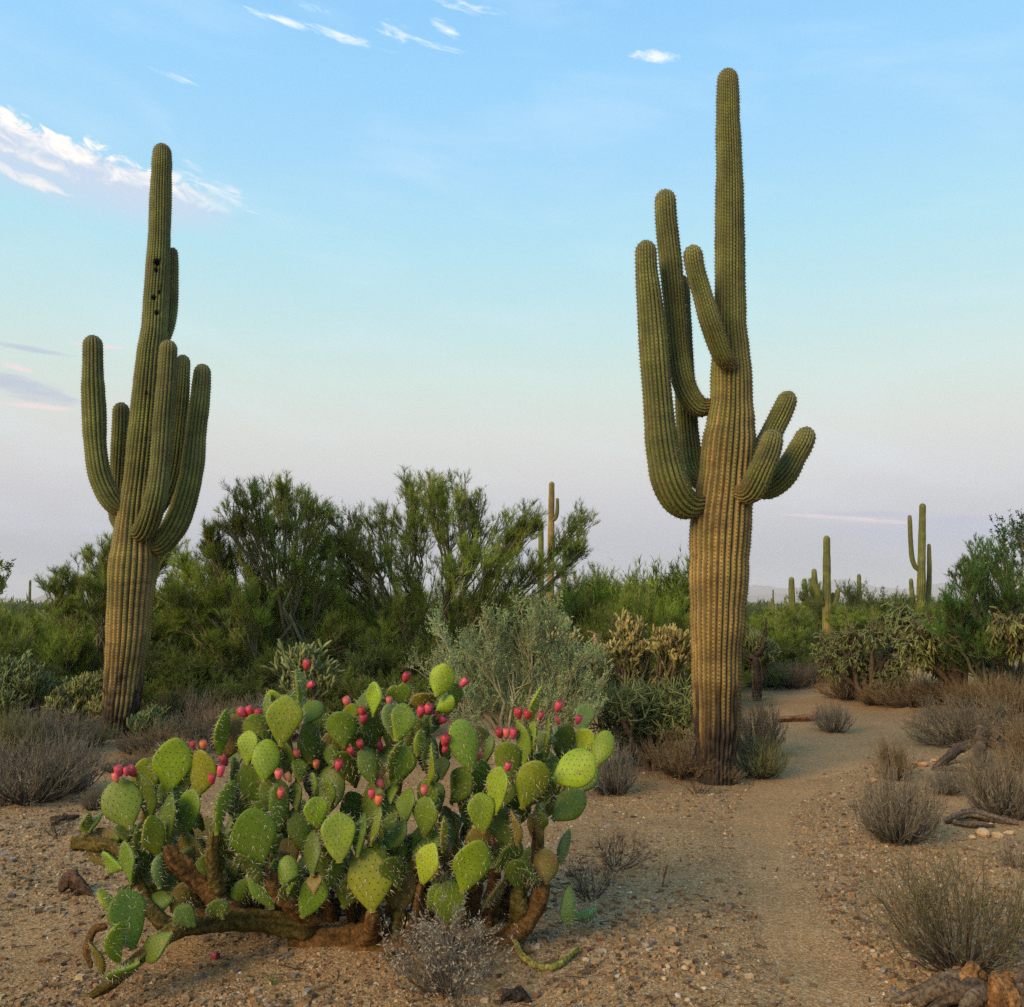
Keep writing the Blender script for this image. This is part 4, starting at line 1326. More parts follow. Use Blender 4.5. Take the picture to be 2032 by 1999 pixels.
# ---- dry shrubs
def dry_shrub_geo(seed, Rw, H, stems, n1, n2, base_c, tip_c, leaf_c=None, leaf_n=0, rad=0.0035, spread=0.9, curl=0.2, leaf=(0.012, 0.005), l1=0.42, l2=0.22):
    rng = np.random.default_rng(seed)
    base_c, tip_c = np.asarray(base_c), np.asarray(tip_c)
    a = rng.uniform(0, 6.28, stems)
    q = rng.uniform(0, 1, stems) ** 0.5
    d = np.stack([np.cos(a) * q * Rw, np.sin(a) * q * Rw, H * np.sqrt(np.maximum(1 - (q * 0.92) ** 2, 0.04)) * rng.uniform(.75, 1.05, stems)], -1)
    p0 = np.stack([np.cos(a) * q * Rw * 0.13, np.sin(a) * q * Rw * 0.13, np.full(stems, -0.02)], -1)
    p0 += rng.normal(0, .01, p0.shape) * [1, 1, 0]
    p1 = p0 + (d - p0) * np.array([.6, .6, .4]) + rng.normal(0, .05, d.shape) * Rw
    P = bez(p0, p1, d * 0.85, 7)
    P[:, 1:] += rng.normal(0, .012, P[:, 1:].shape) * Rw
    w_ = Geo()
    s = np.linspace(0, 1, 7)[None, :, None]
    w_.tubes(P, np.linspace(1, .4, 7)[None, :] * rad * rng.uniform(.7, 1.5, (stems, 1)), 4, (base_c * (1 - s) + tip_c * s) * rng.uniform(.7, 1.3, (stems, 1, 1)))
    P1, R1, k1 = grow(P, n1, rng, .25, 1, l1 * H, .6, .1, 5, rad * .5, curl=curl * .5)
    w_.tubes(P1, R1, 3, tip_c * rng.uniform(.6, 1.3, (len(P1), 1)))
    P2, R2, k2 = grow(P1, n2, rng, .3, 1, l2 * H, .65, .12, 4, rad * .34, curl=curl * .5)
    w_.tubes(P2, R2, 3, tip_c * rng.uniform(.7, 1.5, (len(P2), 1)))
    f_ = None
    if leaf_n:
        f_ = Geo()
        sel = np.repeat(np.arange(len(P2)), leaf_n)
        i = rng.integers(1, 4, len(sel))
        B = P2[sel, i] + rng.normal(0, .004, (len(sel), 3))
        dv = norm(rng.normal(size=B.shape) + [0, 0, .5]) * (leaf[0] * rng.uniform(.6, 1.4, (len(B), 1)))
        f_.leaves(B, dv, leaf[1], np.asarray(leaf_c) * rng.uniform(.6, 1.4, (len(B), 1)), rng)
    return w_, f_


GREY, BRN, OLV = (0.17, 0.145, 0.105), (0.20, 0.145, 0.08), (0.18, 0.175, 0.075)
DARKST = (0.055, 0.042, 0.032)
protos = []
PEXT = []
for k in range(5):
    w_, f_ = dry_shrub_geo(200 + k, 0.42, 0.30, 95, 4, 3, DARKST, [GREY, BRN, (0.20, 0.18, 0.14), OLV, BRN][k], [(0.13, 0.12, 0.07), (0.16, 0.12, 0.06), (0.12, 0.12, 0.09), (0.14, 0.16, 0.06), (0.17, 0.125, 0.07)][k], 2, rad=0.0052, l1=.36, l2=.2)
    protos.append((w_.mesh('dry_shrub_twigs', M_BARK), f_.mesh('dry_shrub_leaves', M_LEAF, False)))
    vv_ = np.concatenate(w_.V)
    PEXT.append((np.percentile(np.abs(vv_[:, 0]), 97) * 2, np.percentile(vv_[:, 2], 98)))
rng = np.random.default_rng(210)


def dry(x, ybase, wpx, hpx, k, label, group=None):
    """display pixels: foot x, foot y, width, height"""
    P = gpt(*D(x, ybase))
    sc = 1.0501 / F * P[1]
    root = thing('dry_shrub', label, 'shrub', P, rng.uniform(0, 6.3), group)
    ex = PEXT[k]
    root.scale = (wpx * sc / ex[0] * 1.12 * rng.uniform(.85, 1.15), wpx * sc / ex[0] * 1.12 * rng.uniform(.8, 1.2), hpx * sc / ex[1])
    root.rotation_euler = (rng.uniform(-.16, .16), rng.uniform(-.16, .16), rng.uniform(0, 6.3))
    obj('twigs', protos[k][0], root)
    obj('leaves', protos[k][1], root, kind='stuff')
    return root


dry(1695, 1592, 125, 125, 0, 'grey dry shrub with bare fanned stems on a low mound right of the footpath')
dry(1578, 1385, 62, 52, 2, 'small round grey shrub standing alone by the fallen log')
dry(1432, 1425, 84, 95, 0, 'tall grey shrub close against the right of the tall saguaro trunk')
dry(1436, 1470, 92, 70, 3, 'low dark shrub before the tall saguaro on its path side')
dry(1288, 1468, 110, 78, 4, 'low brown shrub before the tall saguaro on its prickly pear side')
dry(1355, 1478, 80, 40, 1, 'flat brown scrub at the very foot of the tall saguaro')
dry(1205, 1440, 90, 66, 0, 'dark grey shrub under the low tangled cholla')
dry(1160, 1500, 110, 90, 2, 'grey shrub just right of the prickly pear')
dry(1825, 1410, 140, 85, 0, 'wide spiky shrub behind the dead roots')
dry(1910, 1400, 130, 110, 1, 'rusty brown shrub below the tall dense bush')
dry(1690, 1475, 60, 70, 1, 'thin sparse shrub at the right edge of the footpath near the dead roots')
dry(1895, 1540, 120, 110, 0, 'dense grey shrub below the dead roots')
dry(1790, 1500, 80, 45, 2, 'small flattened dark shrub between the dead roots and the fanned shrub')
dry(1960, 1460, 120, 90, 1, 'brown shrub behind the dense grey shrub')
GA, LA = 'brown shrubs lining the sandy bank', 'low brown shrub in the row under the hanging chollas'
for q in [(1600, 1322, 90, 50, 1), (1655, 1332, 80, 40, 4), (1720, 1335, 110, 56, 4), (1780, 1330, 90, 46, 1), (1840, 1335, 100, 46, 4), (1895, 1345, 90, 60, 1), (1500, 1300, 90, 44, 0), (1460, 1300, 70, 40, 2),
          (1540, 1290, 80, 40, 0), (1580, 1295, 80, 44, 2), (1440, 1298, 60, 40, 0), (1935, 1330, 100, 70, 4), (1520, 1280, 90, 40, 1), (1640, 1310, 80, 50, 0)]:
    dry(*q, near_label('low brown shrub', q[0], [(1545, 'at the far edge of the sandy clearing'), (1700, 'under the broad dark cholla'), (1810, 'under the leaning chain fruit cholla'), (3000, 'under the tall dense bush')]), GA)
dry(60, 1515, 160, 110, 0, 'large grey twiggy shrub at the left edge of the open ground')
dry(135, 1495, 100, 100, 2, 'upright grey shrub between the large grey shrub and the prickly pear')
dry(178, 1530, 46, 42, 0, 'small grey tuft behind the left end of the prickly pear')
GB, LB = 'dull shrubs round the holed saguaro', 'dull brown grey shrub in the ring round the foot of the saguaro with holes'
for q in [(105, 1425, 130, 80, 0), (165, 1412, 100, 46, 3), (60, 1420, 110, 70, 2), (262, 1425, 90, 34, 0), (310, 1425, 110, 52, 4), (370, 1415, 120, 60, 0), (350, 1445, 100, 46, 2), (285, 1452, 90, 30, 4), (430, 1405, 120, 70, 1),
          (480, 1390, 120, 70, 0), (20, 1440, 110, 90, 3), (225, 1460, 60, 24, 0), (530, 1400, 120, 80, 2), (395, 1385, 110, 70, 0), (330, 1380, 100, 70, 4)]:
    dry(*q, near_label('dull dry shrub', q[0], [(140, 'below the low green chollas'), (230, 'left of the dark foot of the holed saguaro'), (320, 'right of the dark foot of the holed saguaro'), (3000, 'between the holed saguaro and the prickly pear top')]), GB)

# the two nearest shrubs get their own, finer meshes
w_, f_ = dry_shrub_geo(231, 0.40, 0.42, 84, 4, 3, (0.045, 0.036, 0.028), (0.15, 0.125, 0.075), (0.17, 0.17, 0.05), 2, rad=0.0034, leaf=(0.013, 0.004), l1=.32, l2=.18)
P = gpt(*D(1815, 1830))
root = thing('desert_shrub', 'tall olive twiggy shrub behind the weathered stump at the path side', 'shrub', P)
root.scale = (1.12, 1.12, 1.12)
obj('twigs', w_.mesh('desert_shrub_twigs', M_BARK), root)
obj('leaves', f_.mesh('desert_shrub_leaves', M_LEAF, False), root, kind='stuff')
w_, f_ = dry_shrub_geo(232, 0.30, 0.27, 48, 4, 3, (0.05, 0.04, 0.03), (0.17, 0.145, 0.11), (0.30, 0.27, 0.21), 5, rad=0.0026, leaf=(0.016, 0.006), l1=.36, l2=.22)
P = gpt(*D(850, 1880))
root = thing('desert_shrub', 'pale withered shrub with curled leaves in front of the prickly pear', 'shrub', P)
obj('twigs', w_.mesh('withered_shrub_twigs', M_BARK), root)
obj('leaves', f_.mesh('withered_shrub_leaves', M_LEAF, False), root, kind='stuff')
w_, f_ = dry_shrub_geo(233, 0.20, 0.26, 22, 4, 3, (0.04, 0.03, 0.025), (0.07, 0.055, 0.04), None, 0, rad=0.0022)
for (x, y, s, lb) in [(1115, 1700, 1.0, 'dead dark twigs sticking up right of the prickly pear'), (1165, 1640, 1.1, 'sprawl of dead dark twigs on the gravel beside the prickly pear'),
                      (1320, 1500, 0.8, 'dead flat twigs on the ground before the tall saguaro'), (1925, 1640, 0.8, 'dead bent twig tuft behind the tall olive shrub'),
                      (110, 1580, 0.7, 'scrap of dead twigs at the left of the prickly pear'), (1810, 1490, 0.9, 'dead arching twigs below the dead roots')]:
    P = gpt(*D(x, y))
    o = obj('dead_twigs', w_.mesh('dead_twigs', M_BARK) if 'dead_twigs' not in bpy.data.meshes else bpy.data.meshes['dead_twigs'], loc=P)
    o.scale = (s, s, s * 0.7)
    o.rotation_euler = (0, 0, x * 0.7)
    tag(o, lb, 'twigs')
# grass tuft and seedlings
g = Geo()
r_ = np.random.default_rng(240)
dv = norm(r_.normal(size=(40, 3)) * [1, 1, .4] + [0, 0, .8]) * r_.uniform(.03, .07, (40, 1))
g.needles(r_.normal(0, .008, (40, 3)) * [1, 1, 0], dv, 0.004, np.array([0.22, 0.27, 0.10]) * r_.uniform(.7, 1.2, (40, 1)), r_)
o = obj('grass_tuft', g.mesh('grass_tuft', M_LEAF, False), loc=gpt(*D(515, 1858)))
tag(o, 'tiny pale green grass tuft on the bare soil before the prickly pear', 'grass')


# ---- dead wood
def log_geo(pts, rads, seed, col, k=18, n=60, rough=0.25, capped=True):
    r_ = np.random.default_rng(seed)
    dn = spline(np.concatenate([np.asarray(pts, float), np.asarray(rads, float)[:, None]], 1), n)
    P = dn[:, :3]
    T, U, W = frames(P)
    sl = np.concatenate([[0], np.cumsum(np.linalg.norm(np.diff(P, axis=0), axis=1))])
    if capped:
        for d_, re_ in ((sl, dn[0, 3]), (sl[-1] - sl, dn[-1, 3])):
            x_ = np.clip(d_ / (re_ * 0.9), 0, 1)
            dn[:, 3] *= np.sqrt(np.maximum(1 - (1 - x_) ** 2, 0.06))
    a = np.arange(k) / k * 2 * np.pi
    N = U[:, None] * np.cos(a)[None, :, None] + W[:, None] * np.sin(a)[None, :, None]
    V = P[:, None] + N * dn[:, 3][:, None, None]
    nz = fbm(V, 0.8 / np.mean(rads) * 0.6, seed, 3)
    fl = vnoise(np.stack([np.broadcast_to(a[None, :] * 3, nz.shape), np.linspace(0, 3, n)[:, None] + 0 * nz, 0 * nz], -1), 1.0, seed + 3)
    hf = fbm(V, 2.6 / np.mean(rads), seed + 5, 3)
    V = V + N * ((nz - .5) * rough * 2 + (fl - .5) * rough * 1.4 + (hf - .5) * rough * 1.3)[..., None] * dn[:, 3][:, None, None]
    C = np.asarray(col)[None, None] * (0.45 + 1.0 * fl)[..., None] * (0.6 + .7 * nz)[..., None] * (0.35 + 1.3 * hf)[..., None]
    g = Geo()
    idx = np.arange(n * k).reshape(n, k)
    nx = np.roll(idx, -1, 1)
    g.add(V.reshape(-1, 3), F4=np.stack([idx[:-1], nx[:-1], nx[1:], idx[1:]], -1).reshape(-1, 4), col=C.reshape(-1, 3))
    if capped:
        for e, s in ((0, 1), (n - 1, -1)):
            ring = V[e]
            c = P[e] + T[e] * s * dn[e, 3] * 0.3
            vv = np.concatenate([ring, [c]])
            ii = np.arange(k)
            g.add(vv, F3=np.stack([ii, (ii + 1) % k, np.full(k, k)], -1), col=np.asarray(col) * 0.5)
    return g


def on_ground(lst):
    out = []
    for (x, y, h) in lst:
        P = gpt(*D(x, y))
        P[2] += h
        out.append(P)
    return np.array(out)


def wood_thing(name, label, cat, limbs, col=(0.20, 0.13, 0.075)):
    """limbs: [(display points with height, radii)]"""
    first = on_ground(limbs[0][0])[0]
    base = np.array([first[0], first[1], float(gz(first[0], first[1]))])
    root = thing(name, label, cat, base)
    for i, (pt, rd) in enumerate(limbs):
        P = on_ground(pt) - base
        obj('branch' if i else 'log', log_geo(P, rd, 17 * i + len(label), col, rough=.42).mesh(name, M_WOOD), root)
    return root


wood_thing('fallen_log', 'short reddish fallen log lying by the small round shrub', 'log', [([(1468, 1366, .04), (1500, 1364, .045), (1530, 1364, .045), (1545, 1362, .05)], [.03, .04, .045, .05]), ([(1540, 1364, .05), (1543, 1362, .12), (1546, 1361, .17)], [.035, .03, .015])],
           (0.23, 0.12, 0.06))
wood_thing('dead_roots', 'grey weathered dead cactus roots arching over the ground beside the path', 'roots',
           [([(1765, 1452, .0), (1790, 1446, .06), (1815, 1440, .13), (1850, 1440, .20)], [.022, .038, .046, .044]),
            ([(1850, 1440, .20), (1852, 1444, .12), (1846, 1452, .0)], [.06, .055, .05]),
            ([(1845, 1438, .20), (1880, 1438, .16), (1915, 1442, .05), (1932, 1446, .0)], [.05, .05, .04, .025]),
            ([(1848, 1436, .18), (1858, 1432, .26), (1850, 1430, .30)], [.045, .04, .02]),
            ([(1870, 1438, .15), (1888, 1434, .24), (1884, 1432, .30)], [.035, .03, .012]),
            ([(1760, 1455, .0), (1800, 1458, .02), (1840, 1460, .0)], [.02, .025, .02])], (0.10, 0.072, 0.048))
P0 = gpt(*D(1893, 1908))
stump = thing('weathered_stump', 'orange brown weathered stump with torn hollow top at the path side', 'stump', P0)
r_ = np.random.default_rng(901)
for i in range(11):
    an = i / 11 * 6.283 + r_.uniform(-.15, .15)
    rr, hh = r_.uniform(.075, .115), r_.uniform(.09, .22)
    c_, s_ = math.cos(an), math.sin(an)
    pts = [(c_ * rr * 1.25, s_ * rr * 1.25, -.03), (c_ * rr * 1.05, s_ * rr * 1.05, hh * .5), (c_ * rr * .95 + r_.normal(0, .015), s_ * rr * .95 + r_.normal(0, .015), hh)]
    obj('slat', log_geo(pts, [.036, .032 + r_.uniform(0, .012), .016], 910 + i, (0.24, 0.125, 0.05) if i % 3 else (0.12, 0.09, 0.065), rough=.5, k=14, n=40).mesh('stump_slat', M_WOOD), stump)
for i, (dx, dy, ln, an) in enumerate([(-.14, -.02, .20, 3.3), (-.16, .05, .26, 3.0), (-.12, -.08, .18, 3.7), (.12, .02, .14, .4), (-.20, .0, .16, 2.7)]):
    pts = [(dx * .5, dy, .06), (dx, dy, .085), (dx + math.cos(an) * ln, dy + math.sin(an) * ln * .6, -.01)]
    obj('root', log_geo(pts, [.03, .034, .012], 930 + i, (0.12, 0.088, 0.058), rough=.45, k=12, n=36).mesh('stump_root', M_WOOD), stump)
wood_thing('fallen_branch', 'grey dead branch lying below the fanned dry shrub', 'branch', [([(1785, 1558, .02), (1830, 1552, .05), (1880, 1556, .03), (1925, 1560, .01)], [.02, .03, .028, .015]), ([(1800, 1560, .02), (1840, 1566, .02), (1880, 1564, .01)], [.015, .02, .012])], (0.13, 0.10, 0.075))
wood_thing('dead_pad_scrap', 'dark shrivelled cactus scrap lying left of the prickly pear', 'dead pad', [([(112, 1690, .01), (130, 1686, .06), (148, 1688, .05), (172, 1690, .0)], [.015, .04, .034, .012]), ([(120, 1690, .03), (138, 1684, .09), (146, 1682, .10)], [.02, .022, .008]), ([(135, 1694, .0), (155, 1692, .03), (176, 1694, .0)], [.012, .02, .008])], (0.10, 0.06, 0.04))
wood_thing('dead_pad_scrap', 'black crumpled dead pad lying before the pale withered shrub', 'dead pad', [([(948, 1893, .0), (962, 1890, .02), (978, 1892, .012)], [.008, .018, .008]), ([(965, 1888, .0), (982, 1886, .022), (1000, 1890, .0)], [.009, .018, .007]), ([(970, 1895, .0), (988, 1893, .02), (1004, 1896, .0)], [.007, .014, .007])], (0.045, 0.034, 0.028))
wood_thing('fallen_stick', 'dark forked stick at the left end of the prickly pear', 'stick', [([(95, 1550, .01), (120, 1552, .02), (150, 1548, .02)], [.012, .018, .012]), ([(98, 1562, .01), (125, 1552, .03)], [.014, .008])], (0.06, 0.04, 0.03))
wood_thing('standing_stick', 'short brown stick poking upright out of the gravel', 'stick', [([(1251, 1676, -.01), (1256, 1676, .06), (1262, 1676, .115)], [.004, .005, .004])], (0.19, 0.11, 0.05))


# dead standing cholla at the clearing, and two snags behind the bush
def snag(label, limbs, Y, col, cat='snag', name='dead_snag'):
    root = None
    for i, (pt, rd) in enumerate(limbs):
        P = np.array([at(*q, Y + (0.05 * i)) for q in pt])
        if root is None:
            base = np.array([P[0, 0], P[0, 1], float(gz(P[0, 0], P[0, 1]))])
            root = thing(name, label, cat, base)
            P[0] = base - [0, 0, .03]
        obj('trunk' if i == 0 else 'branch', log_geo(P - base, rd, 50 + i, col, k=8).mesh(name, M_WOOD), root)
    return root


z5 = lambda x, y: (1250 + x / 2.474, 1000 + y / 2.474)
z8 = lambda x, y: (600 + x / 2.419, 880 + y / 2.419)
snag('dead black cholla skeleton with one crooked arm at the clearing edge', [([z5(628, 905), z5(622, 830), z5(615, 750)], [.07, .06, .05]), ([z5(618, 752), z5(585, 755), z5(555, 740)], [.05, .035, .02]),
     ([z5(612, 750), z5(645, 715), z5(660, 650)], [.055, .045, .035]), ([z5(660, 655), z5(668, 610), z5(669, 560)], [.035, .02, .012])], 15.0, (0.05, 0.035, 0.028))
snag('thin broken grey brown snag above the two crowned cholla', [([z8(1525, 1110), z8(1524, 1000), z8(1528, 880)], [.03, .026, .018])], 9.9, (0.24, 0.16, 0.10))
snag('leaning split wooden snag behind the thorn bush', [([z8(1425, 1130), z8(1412, 1000), z8(1404, 910)], [.03, .026, .02]), ([z8(1404, 915), z8(1385, 905), z8(1365, 902)], [.018, .014, .008])], 10.4, (0.26, 0.18, 0.11))


# ================================================================== prickly pear
PL, PW, PT = 0.22, 0.165, 0.026        # a typical pad, metres


def pad_outline(t):
    f = np.sin(np.pi * np.clip(t, 0, 1) ** 1.22) ** 0.62 * (0.78 + 0.22 * t)
    return f / 0.955


def pad_meshes(seed, bend, twist, notch=0.0, fat=1.0):
    rng = np.random.default_rng(seed)
    n, k = 17, 20
    u = np.linspace(0, 1, n)
    t = (1 - np.cos(np.pi * u)) / 2 * 0.97 + 0.03 * u
    hw = np.maximum(pad_outline(t) * PW / 2, 0.0)
    hw[0] = 0.011
    hw[1] = max(hw[1], 0.02)
    hw[-1] = 0.0
    th = PT / 2 * fat * np.sin(np.pi * (0.06 + 0.94 * t) ** 0.9) ** 0.38
    th[0] = 0.009
    th[-1] = 0.0
    ph = np.arange(k) / k * 2 * np.pi
    irr = 1 + 0.05 * np.sin(3 * np.pi * t + seed) + 0.04 * np.sin(5.3 * t + seed * 2)

    def place(x, y, z):
        s = z / PL
        y = y + bend * s * s * PL + 0.03 * np.sin(x * 22 + seed) * 0.35
        ang = twist * (s - .3)
        return np.stack([x * np.cos(ang) - y * np.sin(ang), x * np.sin(ang) + y * np.cos(ang), z], -1)

    cx = np.cos(ph)
    sx = np.sign(np.sin(ph)) * np.abs(np.sin(ph)) ** 0.85
    hx = hw * irr
    Xp = hx[:, None] * cx[None, :]
    Yp = th[:, None] * sx[None, :]
    Zp = np.broadcast_to((t * PL)[:, None], Xp.shape).copy()
    if notch:
        Zp = Zp - notch * np.exp(-(Xp / 0.022) ** 2) * (t[:, None] ** 6)
    g = Geo()
    idx = np.arange(n * k).reshape(n, k)
    nx = np.roll(idx, -1, 1)
    g.add(place(Xp, Yp, Zp).reshape(-1, 3), F4=np.stack([idx[:-1], nx[:-1], nx[1:], idx[1:]], -1).reshape(-1, 4))
    body = g.mesh('prickly_pear_pad', M_PAD)
    # areoles with spines, in slanting rows on both faces and round the rim
    pos, nor = [], []
    sp_ = 0.0235
    for side in (-1, 1):
        row = 0
        z = 0.02
        while z < PL * 0.97:
            hwz = np.interp(z / PL, t, hx)
            x0 = (row % 2) * sp_ / 2
            for xx in np.arange(-6, 7) * sp_ + x0:
                if abs(xx) < hwz * 0.9:
                    c = xx / hwz
                    yy = side * np.interp(z / PL, t, th) * (1 - c * c) ** 0.42
                    pos.append((xx + rng.normal(0, .002), yy, z + rng.normal(0, .002)))
                    nor.append((c * 0.35, side, 0.05))
            z += sp_ * 0.86
            row += 1
    for s in (-1, 1):
        for tz in np.linspace(0.25, 0.98, 11):
            pos.append((s * np.interp(tz, t, hx) * 0.995, 0, tz * PL))
            nor.append((s * 1.0, 0, 1.2 * tz - .3))
    pos, nor = np.array(pos), norm(np.array(nor, float))
    P = place(pos[:, 0], pos[:, 1], pos[:, 2])
    tz = norm(np.cross(nor, [0.02, 0.03, 1.0]))
    tx = np.cross(nor, tz)
    M = len(P)
    e = 0.0030
    V = np.stack([P + tx * e, P + tz * e, P - tx * e, P - tz * e, P + nor * e * 0.9], 1).reshape(-1, 3)
    b5 = np.arange(M)[:, None] * 5
    g = Geo()
    g.add(V, F3=np.concatenate([b5 + [0, 1, 4], b5 + [1, 2, 4], b5 + [2, 3, 4], b5 + [3, 0, 4]]), col=(0.05, 0.032, 0.018))
    for j in range(3):
        keep = rng.uniform(0, 1, M) < (0.75, 0.45, 0.3)[j]
        rimk = np.abs(nor[:, 1]) < 0.2
        keep |= rimk & (j < 2)
        ln = rng.uniform(.012, .034, (keep.sum(), 1))
        dv = norm(nor[keep] * 0.8 + rng.normal(0, .45, (keep.sum(), 3)) + [0, 0, -0.35]) * ln
        g.needles(P[keep], dv, 0.0017, np.array([0.60, 0.54, 0.40]) * rng.uniform(.65, 1.15, (keep.sum(), 1)), rng)
    spn = g.mesh('prickly_pear_spines', M_SPINE, False)
    return body, spn


PADS = [pad_meshes(1, 0.00, 0.05), pad_meshes(2, 0.10, -0.25), pad_meshes(3, -0.10, 0.3), pad_meshes(4, 0.16, 0.1, fat=0.9), pad_meshes(5, -0.16, -0.35, fat=1.1), pad_meshes(6, 0.05, 0.5, notch=0.035)]
g = Geo()
n, k = 12, 12
u = np.linspace(0, 1, n)
rf = np.interp(u, [0, .08, .3, .6, .85, .94, 1.0], [.004, .009, .0155, .019, .0165, .0135, .0])
zf = np.interp(u, [0, .9, .94, 1.0], [0, .052, .0535, .0475])
ph = np.arange(k) / k * 2 * np.pi
V = np.stack([rf[:, None] * np.cos(ph), rf[:, None] * np.sin(ph), zf[:, None] + 0 * ph[None]], -1)
idx = np.arange(n * k).reshape(n, k)
nx = np.roll(idx, -1, 1)
cf = np.ones((n, k, 3))
cf[:2] = (0.55, 0.75, 0.4)
cf[-2:] = (0.55, 0.42, 0.35)
g.add(V.reshape(-1, 3), F4=np.stack([idx[:-1], nx[:-1], nx[1:], idx[1:]], -1).reshape(-1, 4), col=cf.reshape(-1, 3))
FRUIT = g.mesh('prickly_pear_fruit', M_FRUIT)

YP = 4.30
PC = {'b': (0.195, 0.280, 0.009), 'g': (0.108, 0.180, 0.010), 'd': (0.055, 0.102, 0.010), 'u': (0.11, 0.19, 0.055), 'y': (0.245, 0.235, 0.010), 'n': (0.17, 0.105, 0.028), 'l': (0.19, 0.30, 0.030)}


def zl(x, y):
    return 100 + x / 2.648, 1280 + y / 2.648


def zr(x, y):
    return 650 + x / 2.648, 1280 + y / 2.648


L_PADS = [  # base x,y  tip x,y  width  depth  colour, measured on an enlargement
    (425, 965, 335, 712, 205, -.18, 'g'), (520, 800, 490, 592, 135, .0, 'b'), (530, 925, 512, 660, 100, -.12, 'd'), (625, 775, 655, 483, 186, -.05, 'b'), (780, 797, 832, 548, 145, -.02, 'y'), (888, 577, 905, 333, 66, .05, 'b'),
    (612, 1040, 606, 780, 98, -.18, 'd'), (708, 992, 745, 758, 102, -.10, 'g'), (858, 1002, 905, 706, 62, -.28, 'g'), (578, 1105, 492, 905, 112, -.24, 'y'), (1112, 1158, 1030, 858, 215, -.25, 'g'), (1215, 537, 1238, 268, 172, -.05, 'b'),
    (1185, 425, 1190, 227, 115, .22, 'b'), (1333, 412, 1415, 290, 110, .08, 'g'), (1316, 310, 1332, 128, 40, .12, 'g'), (1118, 498, 1060, 372, 135, .05, 'g'), (1030, 630, 1042, 448, 95, .0, 'b'), (1120, 718, 1146, 498, 146, -.03, 'b'),
    (1190, 978, 1218, 733, 86, -.15, 'g'), (1410, 962, 1385, 802, 126, -.22, 'b'), (1120, 1000, 1108, 808, 112, .0, 'd'), (1388, 1218, 1355, 980, 106, -.24, 'd'), (1520, 1147, 1508, 876, 176, -.26, 'b'), (425, 1262, 400, 1030, 82, -.26, 'g'),
    (372, 1180, 243, 1128, 95, -.15, 'l'), (312, 1425, 300, 1267, 62, -.42, 'b'), (440, 1602, 380, 1285, 188, -.48, 'g'), (346, 1677, 300, 1462, 102, -.56, 'b'), (182, 988, 182, 884, 46, .0, 'b'), (218, 992, 237, 878, 52, .03, 'g'),
    (562, 1288, 546, 1092, 66, -.22, 'u'), (1252, 1302, 1245, 1115, 112, -.22, 'g'), (1385, 1312, 1386, 1188, 78, -.28, 'n'), (560, 1425, 575, 1285, 130, -.22, 'd'), (640, 1505, 470, 1645, 95, -.52, 'g'), (475, 1650, 300, 1795, 88, -.61, 'g'), (760, 1480, 660, 1380, 110, -.42, 'd'), (905, 1440, 860, 1330, 110, -.34, 'd'), (480, 1335, 490, 1185, 100, -.18, 'd'), (400, 1030, 395, 930, 110, -.05, 'd'),
    (960, 900, 950, 738, 72, .05, 'd'), (970, 760, 975, 590, 60, .12, 'd'), (1060, 880, 1065, 700, 88, .1, 'g'), (1255, 705, 1260, 488, 90, .1, 'd'), (1315, 720, 1318, 588, 64, .05, 'g'), (1395, 805, 1400, 665, 48, -.05, 'g'), (1480, 650, 1490, 525, 92, .1, 'd'),
    (1405, 610, 1415, 500, 80, .2, 'd'), (1170, 1110, 1170, 985, 50, -.1, 'g'), (750, 1190, 760, 1000, 110, .0, 'd'), (660, 1320, 640, 1210, 80, -.1, 'd'), (955, 1250, 985, 1120, 110, -.05, 'n'), (850, 1310, 890, 1180, 100, -.15, 'n'),
    (690, 800, 700, 640, 80, .1, 'd'), (1140, 430, 1130, 265, 60, .15, 'g'), (560, 880, 545, 780, 90, .0, 'd'), (285, 1730, 255, 1540, 52, -.50, 'n'), (345, 1060, 330, 1000, 60, -.05, 'b'), (920, 1060, 925, 910, 45, -.05, 'd'), (1290, 870, 1280, 720, 70, .05, 'd'),
]
